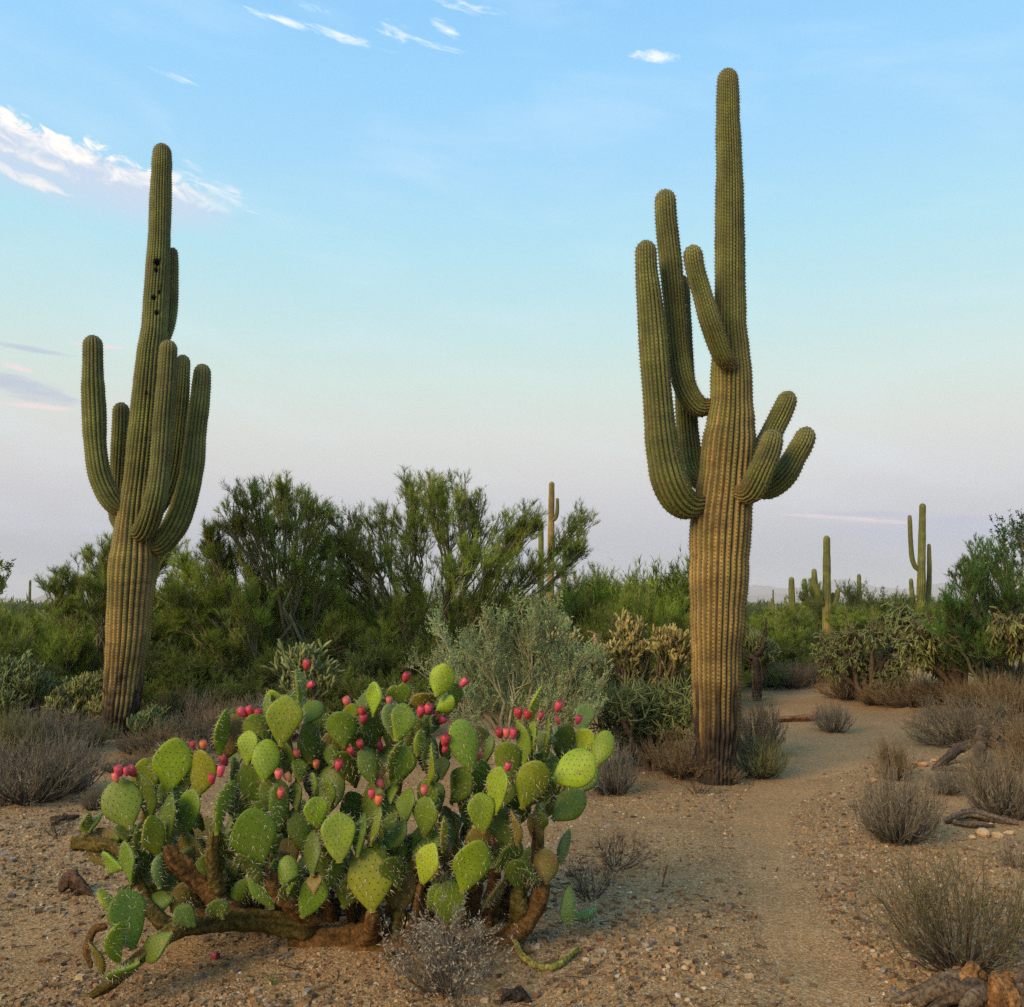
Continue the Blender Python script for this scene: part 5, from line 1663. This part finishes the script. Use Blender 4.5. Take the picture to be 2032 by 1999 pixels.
R_PADS = [
    (90, 542, 68, 344, 157, .02, 'g'), (130, 402, 125, 306, 84, .2, 'b'), (240, 380, 260, 194, 90, .12, 'b'), (378, 335, 372, 196, 130, .22, 'b'), (512, 355, 500, 228, 130, .25, 'y'), (568, 277, 622, 111, 130, .12, 'b'), (572, 348, 672, 285, 92, .15, 'b'),
    (345, 510, 315, 306, 98, .05, 'u'), (368, 512, 425, 305, 114, -.05, 'b'), (468, 588, 505, 438, 90, -.05, 'b'), (420, 525, 520, 385, 115, .15, 'd'), (235, 737, 208, 538, 110, -.04, 'd'), (362, 732, 422, 550, 118, -.06, 'g'), (312, 718, 335, 488, 44, -.05, 'g'),
    (752, 657, 698, 396, 158, -.08, 'l'), (543, 735, 592, 528, 42, -.10, 'b'), (400, 942, 408, 746, 106, -.12, 'g'), (506, 1012, 510, 803, 132, -.16, 'g'), (330, 835, 335, 712, 72, .0, 'g'), (150, 1117, 165, 880, 95, -.22, 'd'), (240, 1055, 252, 853, 56, -.26, 'g'),
    (298, 1082, 435, 948, 92, -.16, 'd'), (300, 1055, 335, 885, 84, -.1, 'd'), (235, 1402, 215, 1075, 240, -.22, 'y'), (372, 1425, 378, 1160, 165, -.12, 'n'), (490, 1268, 538, 1053, 128, -.36, 'b'), (597, 1090, 642, 905, 30, -.22, 'y'), (708, 1303, 792, 1013, 172, -.38, 'b'),
    (640, 1485, 640, 1240, 158, -.30, 'g'), (822, 992, 798, 778, 142, -.24, 'b'), (870, 892, 902, 638, 106, -.22, 'b'), (962, 1055, 880, 848, 132, -.15, 'd'), (1018, 858, 1118, 596, 165, -.20, 'b'), (1183, 718, 1405, 605, 192, -.15, 'b'), (960, 722, 940, 500, 138, -.02, 'g'),
    (790, 803, 815, 608, 110, .05, 'g'), (1040, 642, 1042, 400, 88, .0, 'g'), (1062, 400, 1108, 208, 36, .0, 'b'), (1060, 615, 1080, 400, 42, .0, 'b'), (1140, 603, 1188, 362, 46, .02, 'g'), (1120, 592, 1150, 430, 94, .12, 'g'), (1222, 603, 1250, 408, 112, .15, 'd'), (1328, 455, 1368, 308, 98, .3, 'u'),
    (1308, 563, 1392, 443, 118, .12, 'b'), (1412, 642, 1472, 448, 118, .05, 'b'), (1180, 922, 1352, 770, 152, -.02, 'd'), (1140, 965, 1150, 835, 60, -.1, 'd'), (1150, 1262, 1150, 1078, 132, -.10, 'n'), (1010, 1292, 1000, 1100, 142, -.12, 'd'), (700, 882, 710, 648, 112, .05, 'd'),
    (842, 615, 842, 478, 62, .22, 'd'), (600, 705, 600, 580, 78, .1, 'd'), (1010, 1052, 1020, 862, 54, -.2, 'n'), (560, 900, 570, 720, 90, .05, 'd'), (660, 1050, 640, 860, 100, .05, 'd'), (780, 1010, 760, 830, 110, .1, 'd'), (420, 1140, 400, 1010, 100, .0, 'd'),
    (910, 1130, 900, 1040, 90, -.1, 'd'), (1090, 1080, 1100, 880, 90, -.02, 'n'), (1240, 760, 1270, 590, 100, .1, 'd'), (1180, 760, 1190, 590, 110, .12, 'g'), (-60, 980, -50, 800, 90, -.05, 'd'), (20, 860, 15, 690, 80, -.08, 'g'), (500, 1180, 505, 1015, 110, -.15, 'd'),
    (880, 800, 890, 640, 90, .05, 'd'), (1030, 800, 1035, 640, 90, .05, 'd'), (560, 1230, 590, 1100, 90, -.15, 'n'), (300, 640, 290, 520, 90, .2, 'd'), (170, 560, 175, 430, 90, .12, 'd'), (520, 470, 560, 380, 90, .2, 'd'), (620, 620, 640, 480, 90, .25, 'd'),
]
pear_base = at(*zr(60, 1600), YP)
pear_base[2] = float(gz(pear_base[0], pear_base[1]))
pear = thing('prickly_pear_cactus', 'sprawling prickly pear with red fruit and brown woody limbs in the foreground', 'prickly pear', pear_base)
rng = np.random.default_rng(500)
padlist = []      # (base, tip, centre)


def put_pad(base, tip, width, roll, color, variant, thick=1.0):
    axis_z = tip - base
    L = np.linalg.norm(axis_z)
    zv = axis_z / L
    view = norm((base + tip) / 2 - CAM)
    xv = norm(np.cross(view, zv))            # across the picture
    yv = np.cross(zv, xv)
    c, s = math.cos(roll), math.sin(roll)
    xv, yv = xv * c + yv * s, yv * c - xv * s
    o = bpy.data.objects.new('pad', PADS[variant][0])
    Mx = Matrix((( *(xv * (width / PW)), 0), (*(yv * thick), 0), (*(zv * (L / PL)), 0), (0, 0, 0, 1))).transposed()
    Mx.translation = Vector(base - pear_base)
    COL.objects.link(o)
    o.parent = pear
    o.matrix_basis = Mx
    o.color = (*color, 1)
    s_ = bpy.data.objects.new('spines', PADS[variant][1])
    s_['kind'] = 'stuff'
    COL.objects.link(s_)
    s_.parent = o
    padlist.append((np.array(base), np.array(tip), width))
    return o


def vary(c, amt=0.22):
    c = np.array(PC[c])
    return np.clip(c * rng.uniform(1 - amt, 1 + amt) * rng.uniform(.9, 1.1, 3), 0, 1)


for conv, lst in ((zl, L_PADS), (zr, R_PADS)):
    for q in lst:
        bx, by, tx, ty, wpx, dy, cc = q
        Y = YP + dy
        lean = rng.uniform(-.03, .03)
        base = at(*conv(bx, by), Y - lean)
        tip = at(*conv(tx, ty), Y + lean)
        L = np.linalg.norm(tip - base)
        wapp = wpx / 2.648 / F * Y
        wapp *= 1.08
        wtrue = max(wapp, L * rng.uniform(.66, .74)) if wapp > 0.42 * L else L * rng.uniform(.55, .7)
        ratio = min(1.0, max(0.0, (wapp - 0.022) / max(wtrue - 0.022, 1e-3)))
        roll = math.acos(ratio) * (1 if rng.uniform() < .35 else -1)
        if ratio > 0.97:
            roll = rng.uniform(-.22, .1)
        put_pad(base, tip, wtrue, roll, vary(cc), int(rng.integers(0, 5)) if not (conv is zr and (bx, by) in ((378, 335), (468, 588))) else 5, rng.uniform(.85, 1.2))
named = list(padlist)

# pads underneath that carry the visible ones, down to the woody limbs
core = pear_base + np.array([0, 0.05, 0.18])
queue = [p_[0] for p_ in named]
for it in range(1):
    nxt = []
    allb = [(p_[0], p_[1]) for p_ in padlist]
    for b in queue:
        if b[2] - pear_base[2] < 0.36:
            continue
        held = False
        for (pb, pt_) in allb:
            mid = pb * .35 + pt_ * .65
            if pb[2] < b[2] - 0.06 and np.linalg.norm((b - mid) * [1, 1, .8]) < 0.085:
                held = True
                break
        if held:
            continue
        Lp = rng.uniform(.17, .23)
        to = norm(np.array([(core[0] - b[0]) * 0.35 + rng.normal(0, .06), (core[1] + 0.12 - b[1]) * 0.6 + rng.normal(0, .08) + 0.06, -0.42]))
        nb = b + to * Lp
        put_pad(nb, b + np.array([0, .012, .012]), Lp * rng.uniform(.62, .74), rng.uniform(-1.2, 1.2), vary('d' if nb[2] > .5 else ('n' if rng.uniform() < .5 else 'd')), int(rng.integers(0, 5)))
        nxt.append(nb)
    queue = nxt
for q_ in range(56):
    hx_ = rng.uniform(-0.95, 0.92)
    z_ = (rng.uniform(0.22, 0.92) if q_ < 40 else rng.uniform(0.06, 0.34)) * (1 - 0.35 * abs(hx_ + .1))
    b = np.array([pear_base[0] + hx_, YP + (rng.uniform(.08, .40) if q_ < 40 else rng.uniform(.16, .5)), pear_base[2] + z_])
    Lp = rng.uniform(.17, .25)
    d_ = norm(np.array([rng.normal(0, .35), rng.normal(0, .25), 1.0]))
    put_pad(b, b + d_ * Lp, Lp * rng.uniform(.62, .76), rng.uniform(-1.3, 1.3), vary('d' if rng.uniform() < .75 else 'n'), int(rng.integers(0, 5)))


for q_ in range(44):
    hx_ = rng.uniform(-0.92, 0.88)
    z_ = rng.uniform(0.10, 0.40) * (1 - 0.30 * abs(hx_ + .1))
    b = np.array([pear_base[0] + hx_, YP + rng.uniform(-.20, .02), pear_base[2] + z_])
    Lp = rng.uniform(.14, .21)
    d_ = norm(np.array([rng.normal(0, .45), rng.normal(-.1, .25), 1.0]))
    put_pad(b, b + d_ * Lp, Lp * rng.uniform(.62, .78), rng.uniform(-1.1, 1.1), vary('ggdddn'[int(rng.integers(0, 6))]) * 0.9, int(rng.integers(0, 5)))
print('pads', len(padlist))


# woody limbs
def pear_limb(conv, pts, name='woody_limb', seed=1, flat=1.0):
    P, Rr = [], []
    for (x, y, r, dy) in pts:
        P.append(at(*conv(x, y), YP + dy) - pear_base)
        Rr.append(r * 0.68 / 2.648 / F * (YP + dy))
    g = log_geo(P, Rr, seed, ((0.125, 0.068, 0.024) if seed % 3 else (0.105, 0.080, 0.022)), k=18, n=56, rough=.32)
    return obj(name, g.mesh('woody_limb', M_WOOD), pear)


pear_limb(zl, [(205, 1850, 26, -.58), (320, 1775, 48, -.56), (480, 1640, 50, -.50), (640, 1510, 62, -.42), (800, 1470, 66, -.32), (950, 1440, 74, -.22), (1150, 1450, 80, -.12), (1400, 1480, 90, -.05)], seed=3)
pear_limb(zl, [(1420, 1440, 85, -.05), (1300, 1370, 72, -.12), (1200, 1290, 66, -.18), (1130, 1160, 44, -.24)], seed=4)
pear_limb(zl, [(1000, 1400, 70, -.15), (880, 1320, 80, -.18), (760, 1220, 82, -.2), (660, 1140, 72, -.22), (610, 1050, 40, -.22)], seed=5)
pear_limb(zl, [(930, 1380, 60, -.15), (870, 1260, 52, -.22), (852, 1120, 44, -.26), (858, 990, 32, -.28)], seed=6)
pear_limb(zl, [(1250, 1560, 80, -.02), (1500, 1560, 95, -.05), (1700, 1560, 100, -.08), (1950, 1600, 70, -.16)], seed=7)
pear_limb(zr, [(160, 1560, 95, -.05), (240, 1480, 80, -.15), (235, 1390, 52, -.22)], seed=8)
pear_limb(zr, [(330, 1590, 80, -.08), (370, 1480, 70, -.1), (375, 1380, 54, -.12)], seed=9)
pear_limb(zr, [(420, 1600, 60, -.1), (460, 1440, 40, -.22), (490, 1260, 26, -.35)], seed=10)
pear_limb(zr, [(300, 1590, 90, .0), (560, 1600, 80, .0), (760, 1600, 76, -.05), (930, 1560, 78, -.06), (1040, 1450, 82, -.08), (1110, 1340, 72, -.1), (1150, 1240, 50, -.1)], seed=11)
pear_limb(zr, [(1000, 1500, 70, -.05), (1010, 1380, 66, -.1), (1005, 1270, 54, -.12)], seed=12)
pear_limb(zr, [(1110, 1350, 60, -.05), (1100, 1180, 50, -.05), (1105, 1000, 44, -.03), (1115, 860, 34, -.02)], seed=13)
pear_limb(zr, [(640, 1590, 60, -.1), (640, 1530, 44, -.25), (640, 1470, 32, -.3)], seed=14)
pear_limb(zr, [(620, 1610, 60, .1), (700, 1450, 60, .12), (730, 1300, 48, .0), (715, 1290, 32, -.3)], seed=15)
pear_limb(zl, [(1650, 1560, 80, .15), (1600, 1400, 70, .2), (1560, 1200, 56, .2), (1520, 1000, 44, .2)], seed=16)
pear_limb(zr, [(560, 1560, 70, .2), (520, 1350, 56, .2), (480, 1150, 44, .15), (470, 980, 34, .1)], seed=17)
pear_limb(zl, [(1100, 1470, 70, .1), (1000, 1300, 60, .12), (960, 1120, 48, .12), (950, 930, 36, .08)], seed=18)
pear_limb(zr, [(820, 1560, 70, .15), (860, 1380, 60, .15), (880, 1180, 46, .1), (890, 1020, 36, .05)], seed=19)
for i_, (x_, dy_, up_, tilt_) in enumerate([(60, .25, 1150, -60), (330, .30, 1100, 40), (520, .28, 1120, -40), (720, .32, 1080, 40), (930, .26, 1150, 30), (-200, .30, 1150, -50), (-420, .26, 1200, 40), (-600, .28, 1180, -60), (620, .10, 1250, 20), (200, .12, 1300, -30)]):
    pear_limb(zr, [(x_, 1570, 100, dy_), (x_ + tilt_ * .5, 1430, 84, dy_), (x_ + tilt_, 1280, 66, dy_), (x_ + tilt_ * 1.6, up_, 50, dy_)], seed=40 + i_)
pear_limb(zr, [(480, 1620, 50, -.12), (380, 1660, 44, -.22), (300, 1610, 30, -.26)], seed=20)
pear_limb(zl, [(110, 1050, 40, .02), (170, 1040, 52, .0), (260, 1050, 44, -.03), (330, 1060, 40, -.08), (420, 1180, 44, -.15), (480, 1330, 52, -.2), (560, 1440, 56, -.28), (660, 1480, 50, -.36)], seed=21)
pear_limb(zl, [(215, 1700, 16, -.52), (195, 1600, 26, -.5), (230, 1500, 30, -.48), (300, 1480, 22, -.48)], seed=22)

# fruit
FR = {'r': (0.42, 0.030, 0.055), 'm': (0.50, 0.055, 0.11), 'p': (0.66, 0.15, 0.14), 'o': (0.60, 0.17, 0.06), 'a': (0.72, 0.33, 0.13)}
fr = [(zl, x, y, c) for x, y, c in [(362, 665, 'm'), (345, 700, 'p'), (400, 668, 'm'), (432, 668, 'r'), (750, 530, 'r'), (805, 530, 'o'), (845, 655, 'm'), (915, 610, 'm'), (895, 667, 'm'), (850, 708, 'r'), (1012, 358, 'm'),
      (1050, 350, 'r'), (1095, 368, 'r'), (1345, 108, 'r'), (1365, 212, 'm'), (1325, 475, 'r'), (1298, 573, 'p'), (1398, 633, 'o'), (1515, 637, 'm'), (1200, 685, 'p'), (1250, 697, 'a'), (1213, 785, 'p'), (1562, 303, 'p')]]
fr += [(zr, x, y, c) for x, y, c in [(180, 355, 'r'), (190, 395, 'm'), (125, 487, 'p'), (188, 485, 'm'), (175, 527, 'r'), (127, 560, 'r'), (265, 492, 'r'), (275, 537, 'r'), (278, 733, 'p'), (233, 787, 'm'), (268, 820, 'o'), (325, 298, 'p'), (412, 175, 'r'),
       (712, 202, 'm'), (490, 355, 'm'), (527, 342, 'm'), (560, 372, 'm'), (597, 397, 'm'), (618, 507, 'r'), (615, 553, 'r'), (535, 663, 'r'), (510, 768, 'p'), (790, 578, 'p'), (905, 467, 'r'), (940, 468, 'p'), (977, 470, 'm'), (945, 645, 'm'),
       (1003, 363, 'r'), (1052, 370, 'r'), (1120, 375, 'm'), (1212, 328, 'm'), (1210, 400, 'p'), (1317, 397, 'm'), (865, 1030, 'r')]]
n_extra = 0
for conv, x, y, c in fr:
    px, py = conv(x, y)
    best = None
    for (b, t, wd) in named:
        m = b * .4 + t * .6
        P = at(px, py, m[1] - 0.01)
        # distance from the pad's far rim
        rim = min(np.linalg.norm(P - t), np.linalg.norm(P - m) + 0.03)
        if best is None or rim < best[0]:
            best = (rim, P, m, b, t)
    rim_, P, m, b, t = best
    ax = norm(norm(P - m) + norm(t - b) * 0.7 + np.array([rng.normal(0, .12), rng.uniform(-.75, 0.0), rng.normal(0, .1)]))
    o = bpy.data.objects.new('fruit', FRUIT)
    s = rng.uniform(.72, 1.14)
    q = Vector(ax).to_track_quat('Z', 'Y')
    o.parent = pear
    o.rotation_mode = 'QUATERNION'
    o.rotation_quaternion = q
    foot_ = P - ax * 0.024 * s
    o.location = Vector(foot_ - pear_base)
    if np.linalg.norm(foot_ - t) > 0.055 and np.linalg.norm(foot_ - m) > 0.5 * np.linalg.norm(t - b):
        # the fruit stands on a pad seen edge-on
        Lp = rng.uniform(.13, .17)
        dn_ = norm(np.array([(m[0] - foot_[0]) * 1.5, 0.10, -0.22]))
        n_extra += 1
        put_pad(foot_ + dn_ * Lp, foot_ + ax * 0.004, Lp * .66, rng.choice([-1, 1]) * rng.uniform(1.05, 1.35), vary('g'), int(rng.integers(0, 5)))
    o.scale = (s * rng.uniform(.92, 1.1), s * rng.uniform(.92, 1.1), s)
    o.color = (*np.clip(np.array(FR[c]) * rng.uniform(.8, 1.15), 0, 1), 1)
    COL.objects.link(o)


print('pads', len(padlist), 'under fruit', n_extra)


# pads and fruit that lie on the ground
def loose_pad(label, P, rot, scale, color, var=0):
    root = obj('fallen_pad', PADS[var][0], loc=P)
    root.rotation_euler = rot
    root.scale = scale
    root.color = (*color, 1)
    tag(root, label, 'cactus pad')
    obj('spines', PADS[var][1], root, kind='stuff')
    return root


P = gpt(*D(1082, 1752))
loose_pad('small bright green fallen pad lying alone on the gravel', P + [0, 0, .03], (R_(92), R_(10), R_(88)), (0.38, 1.6, 0.52), (0.17, 0.33, 0.10), 1)
P = at(*zr(1262, 1252), 4.25)
loose_pad('green pad hanging loose against the right end of the woody limbs', at(*zr(1262, 1255), 4.28), (R_(186), R_(-6), R_(40)), (0.55, 1, 0.86), (0.16, 0.27, 0.09), 0)
loose_pad('pale green pad standing behind the loose hanging pad', at(*zr(1225, 1150), 4.4), (R_(4), R_(10), R_(60)), (0.5, 1, 0.72), (0.14, 0.22, 0.09), 2)
g = log_geo([gpt(*D(973, 1790)) + [0, 0, .03], gpt(*D(985, 1812)) + [0, 0, .018], gpt(*D(1012, 1830)) + [0, 0, .014], gpt(*D(1050, 1832)) + [0, 0, .014], gpt(*D(1094, 1800)) + [0, 0, .02]], [.010, .013, .014, .016, .010], 77, (0.27, 0.25, 0.06), k=10)
o = obj('fallen_cholla_stem', g.mesh('fallen_cholla_stem', M_WOOD))
tag(o, 'curved yellow green cactus stem lying on the soil before the prickly pear', 'cactus stem')
P = gpt(*D(399, 1812))
o = obj('fallen_fruit', FRUIT, loc=P + [0, 0, .014])
o.rotation_euler = (R_(80), 0, R_(60))
o.scale = (.8, .8, .8)
o.color = (0.32, 0.03, 0.07, 1)
tag(o, 'dark red fallen fruit on the soil under the prickly pear', 'fruit')

# ================================================================== stones and gravel
rng = np.random.default_rng(700)
ST = np.array([(0.13, 0.085, 0.05), (0.25, 0.155, 0.075), (0.34, 0.225, 0.115), (0.42, 0.31, 0.18), (0.46, 0.39, 0.29), (0.33, 0.185, 0.08), (0.16, 0.14, 0.12), (0.27, 0.24, 0.20), (0.22, 0.11, 0.055)])
# small stones sit half sunk in the soil: five sides and a top
oct_v = np.array([(1, .3, -.5), (.2, 1, -.5), (-.9, .5, -.5), (-.6, -.8, -.5), (.6, -.8, -.5), (.1, .1, .9)], float)
oct_f = np.array([(0, 1, 5), (1, 2, 5), (2, 3, 5), (3, 4, 5), (4, 0, 5)])
box_v = np.array([(x, y, z) for x in (-.8, .8) for y in (-.8, .8) for z in (-.8, .8)], float)
box_f = np.array([(0, 1, 3, 2), (4, 6, 7, 5), (0, 4, 5, 1), (2, 3, 7, 6), (1, 5, 7, 3)])


def scatter(n, y0, y1, s0, s1, power, shape, g, margin=0.62, keep_trail=0.15):
    y = 1.0 / rng.uniform(1.0 / y1, 1.0 / y0, n)
    x = rng.uniform(-margin, margin, n) * y
    pz = np.stack([x, y, 0 * x], -1)
    dens = fbm(pz, 0.9, 71, 3)
    side = np.abs(trail_dist(x, y))
    ok = rng.uniform(0, 1, n) < np.where(side < 1.1, keep_trail, np.clip(0.45 + (dens - .40) * 3.2, 0.22, 1))
    x, y = x[ok], y[ok]
    n = len(x)
    s = s0 * (s1 / s0) ** (rng.uniform(0, 1, n) ** power)
    z = gz(x, y)
    v0, f0 = shape
    V = v0[None] * (1 + rng.uniform(-.35, .35, (n, len(v0), 3)))
    V = V * np.stack([rng.uniform(.7, 1.3, n), rng.uniform(.6, 1.1, n), rng.uniform(.4, .85, n)], -1)[:, None]
    a = rng.uniform(0, 6.28, n)
    c, s_ = np.cos(a)[:, None], np.sin(a)[:, None]
    V = np.stack([V[..., 0] * c - V[..., 1] * s_, V[..., 0] * s_ + V[..., 1] * c, V[..., 2]], -1) * s[:, None, None] * 0.5
    V = V + np.stack([x, y, z + s * 0.10], -1)[:, None]
    C = ST[rng.choice(len(ST), n, p=[.14, .26, .25, .09, .03, .08, .06, .04, .05])] * rng.uniform(.55, 1.1, (n, 1))
    k = len(v0)
    F_ = (np.arange(n)[:, None, None] * k + f0[None]).reshape(-1, f0.shape[1])
    kw = {'F3': F_} if f0.shape[1] == 3 else {'F4': F_}
    g.add(V.reshape(-1, 3), col=np.repeat(C, k, axis=0), **kw)


g = Geo()
scatter(100000, 2.6, 7.0, .0065, .022, 1.5, (oct_v, oct_f), g)
scatter(42000, 5.5, 17, .011, .034, 1.8, (oct_v, oct_f), g, keep_trail=0.35)
scatter(15000, 2.6, 10, .015, .042, 1.9, (box_v, box_f), g, keep_trail=0.06)
gr = obj('gravel', g.mesh('gravel', M_STONE, False), kind='stuff')
tag(gr, 'loose mixed gravel scattered over the desert ground', 'gravel', kind='stuff')

# twig litter
n = 2600
y = 1.0 / rng.uniform(1.0 / 13, 1.0 / 2.7, n)
x = rng.uniform(-.6, .6, n) * y
ok = (np.abs(trail_dist(x, y)) > 1.2) | (rng.uniform(0, 1, n) < .15)
x, y = x[ok], y[ok]
n = len(x)
a = rng.uniform(0, 6.28, n)
L = rng.uniform(.02, .13, n) * rng.uniform(.4, 1, n)
s = np.linspace(-.5, .5, 4)[None, :]
px_ = x[:, None] + np.cos(a)[:, None] * L[:, None] * s + rng.normal(0, .003, (n, 4))
py_ = y[:, None] + np.sin(a)[:, None] * L[:, None] * s + rng.normal(0, .003, (n, 4))
pz_ = gz(px_, py_) + 0.006 + np.abs(rng.normal(0, .006, (n, 4)))
g = Geo()
g.tubes(np.stack([px_, py_, pz_], -1), np.full((n, 4), .0016) * rng.uniform(.6, 1.6, (n, 1)), 3, np.array([0.075, 0.052, 0.036]) * rng.uniform(.5, 2.0, (n, 1)))
li = obj('twig_litter', g.mesh('twig_litter', M_BARK, False), kind='stuff')
tag(li, 'fine dry twig litter strewn over the ground', 'litter', kind='stuff')

# single stones one can pick out
ico = None


def stone(P, size, col, label, group, seed):
    r_ = np.random.default_rng(seed)
    n, k = 7, 10
    th = np.linspace(0, np.pi, n)
    ph = np.arange(k) / k * 2 * np.pi
    V = np.stack([np.sin(th)[:, None] * np.cos(ph), np.sin(th)[:, None] * np.sin(ph), np.cos(th)[:, None] + 0 * ph], -1)
    # cut facets
    for _ in range(9):
        d = norm(r_.normal(size=3))
        h = r_.uniform(.62, .9)
        ov = np.maximum((V @ d) - h, 0)
        V = V - ov[..., None] * d
    V = V * np.array([1.0, r_.uniform(.65, .9), r_.uniform(.5, .7)]) * size / 2
    idx = np.arange(n * k).reshape(n, k)
    nx = np.roll(idx, -1, 1)
    g = Geo()
    g.add(V.reshape(-1, 3), F4=np.stack([idx[:-1], idx[1:], nx[1:], nx[:-1]], -1).reshape(-1, 4), col=col)
    o = obj('stone', g.mesh('stone', M_STONE, False), loc=P + np.array([0, 0, size * .18]))
    o.rotation_euler = (0, 0, r_.uniform(0, 6.28))
    return tag(o, label, 'stone', group)


GS, LS = 'pale stones by the grey dead branch', 'pale tan stone among those lying by the grey dead branch'
for i, (x, y, sz) in enumerate([(1858, 1580, 30), (1885, 1583, 22), (1910, 1578, 20), (1838, 1586, 16), (1772, 1583, 12)]):
    P = gpt(*D(x, y))
    stone(P, sz * 1.05 / F * P[1] * 1.05, (0.40, 0.29, 0.165), LS, GS, 800 + i)
GS, LS = 'reddish stones by the dead roots', 'reddish tan stone on the soil near the dead roots'
for i, (x, y, sz) in enumerate([(1745, 1448, 22), (1728, 1445, 16), (1720, 1470, 18), (1765, 1440, 14), (1650, 1478, 18)]):
    P = gpt(*D(x, y))
    stone(P, sz * 1.05 / F * P[1], (0.42, 0.24, 0.13), LS, GS, 820 + i)
GS, LS = 'larger stones in the gravel beside the path', 'larger light stone in the gravel between prickly pear and footpath'
for i, (x, y, sz, c) in enumerate([(1295, 1833, 17, 3), (1310, 1838, 15, 5), (1220, 1790, 16, 7), (1262, 1830, 14, 3), (1330, 1842, 14, 3), (1180, 1838, 14, 5), (1360, 1835, 13, 6), (1395, 1832, 15, 2), (1158, 1870, 16, 2), (1280, 1885, 15, 4), (1255, 1852, 13, 3),
                                   (1190, 1690, 13, 4), (1300, 1893, 14, 3), (1240, 1880, 14, 6), (1330, 1870, 12, 4), (1420, 1660, 14, 2), (1590, 1620, 14, 3), (1650, 1800, 12, 4), (1660, 1835, 14, 2), (1710, 1815, 12, 3)]):
    P = gpt(*D(x, y))
    stone(P, sz * 1.05 / F * P[1], ST[c], LS, GS, 840 + i)

# ================================================================== haze
me = bpy.data.meshes.new('haze')
hx, y0h, y1h, zb, zt = 9500, -3200, 9500, -40, 230
vv = [(x, y, z) for x in (-hx, hx) for y in (y0h, y1h) for z in (zb, zt)]
me.from_pydata(vv, [], [(0, 1, 3, 2), (4, 6, 7, 5), (0, 4, 5, 1), (2, 3, 7, 6), (0, 2, 6, 4), (1, 5, 7, 3)])
mh = bpy.data.materials.new('haze_air')
mh.use_nodes = True
th_ = NT(mh.node_tree)
th_.n.clear()
pv = th_.node('ShaderNodeVolumePrincipled')
pv.inputs['Color'].default_value = (0.86, 0.88, 0.95, 1)
pv.inputs['Density'].default_value = 2.2e-4
pv.inputs['Anisotropy'].default_value = 0.0
out = th_.node('ShaderNodeOutputMaterial')
th_.l.new(pv.outputs[0], out.inputs['Volume'])
me.materials.append(mh)
hz = obj('haze', me, kind='stuff')
hz['label'] = 'thin evening haze over the desert'
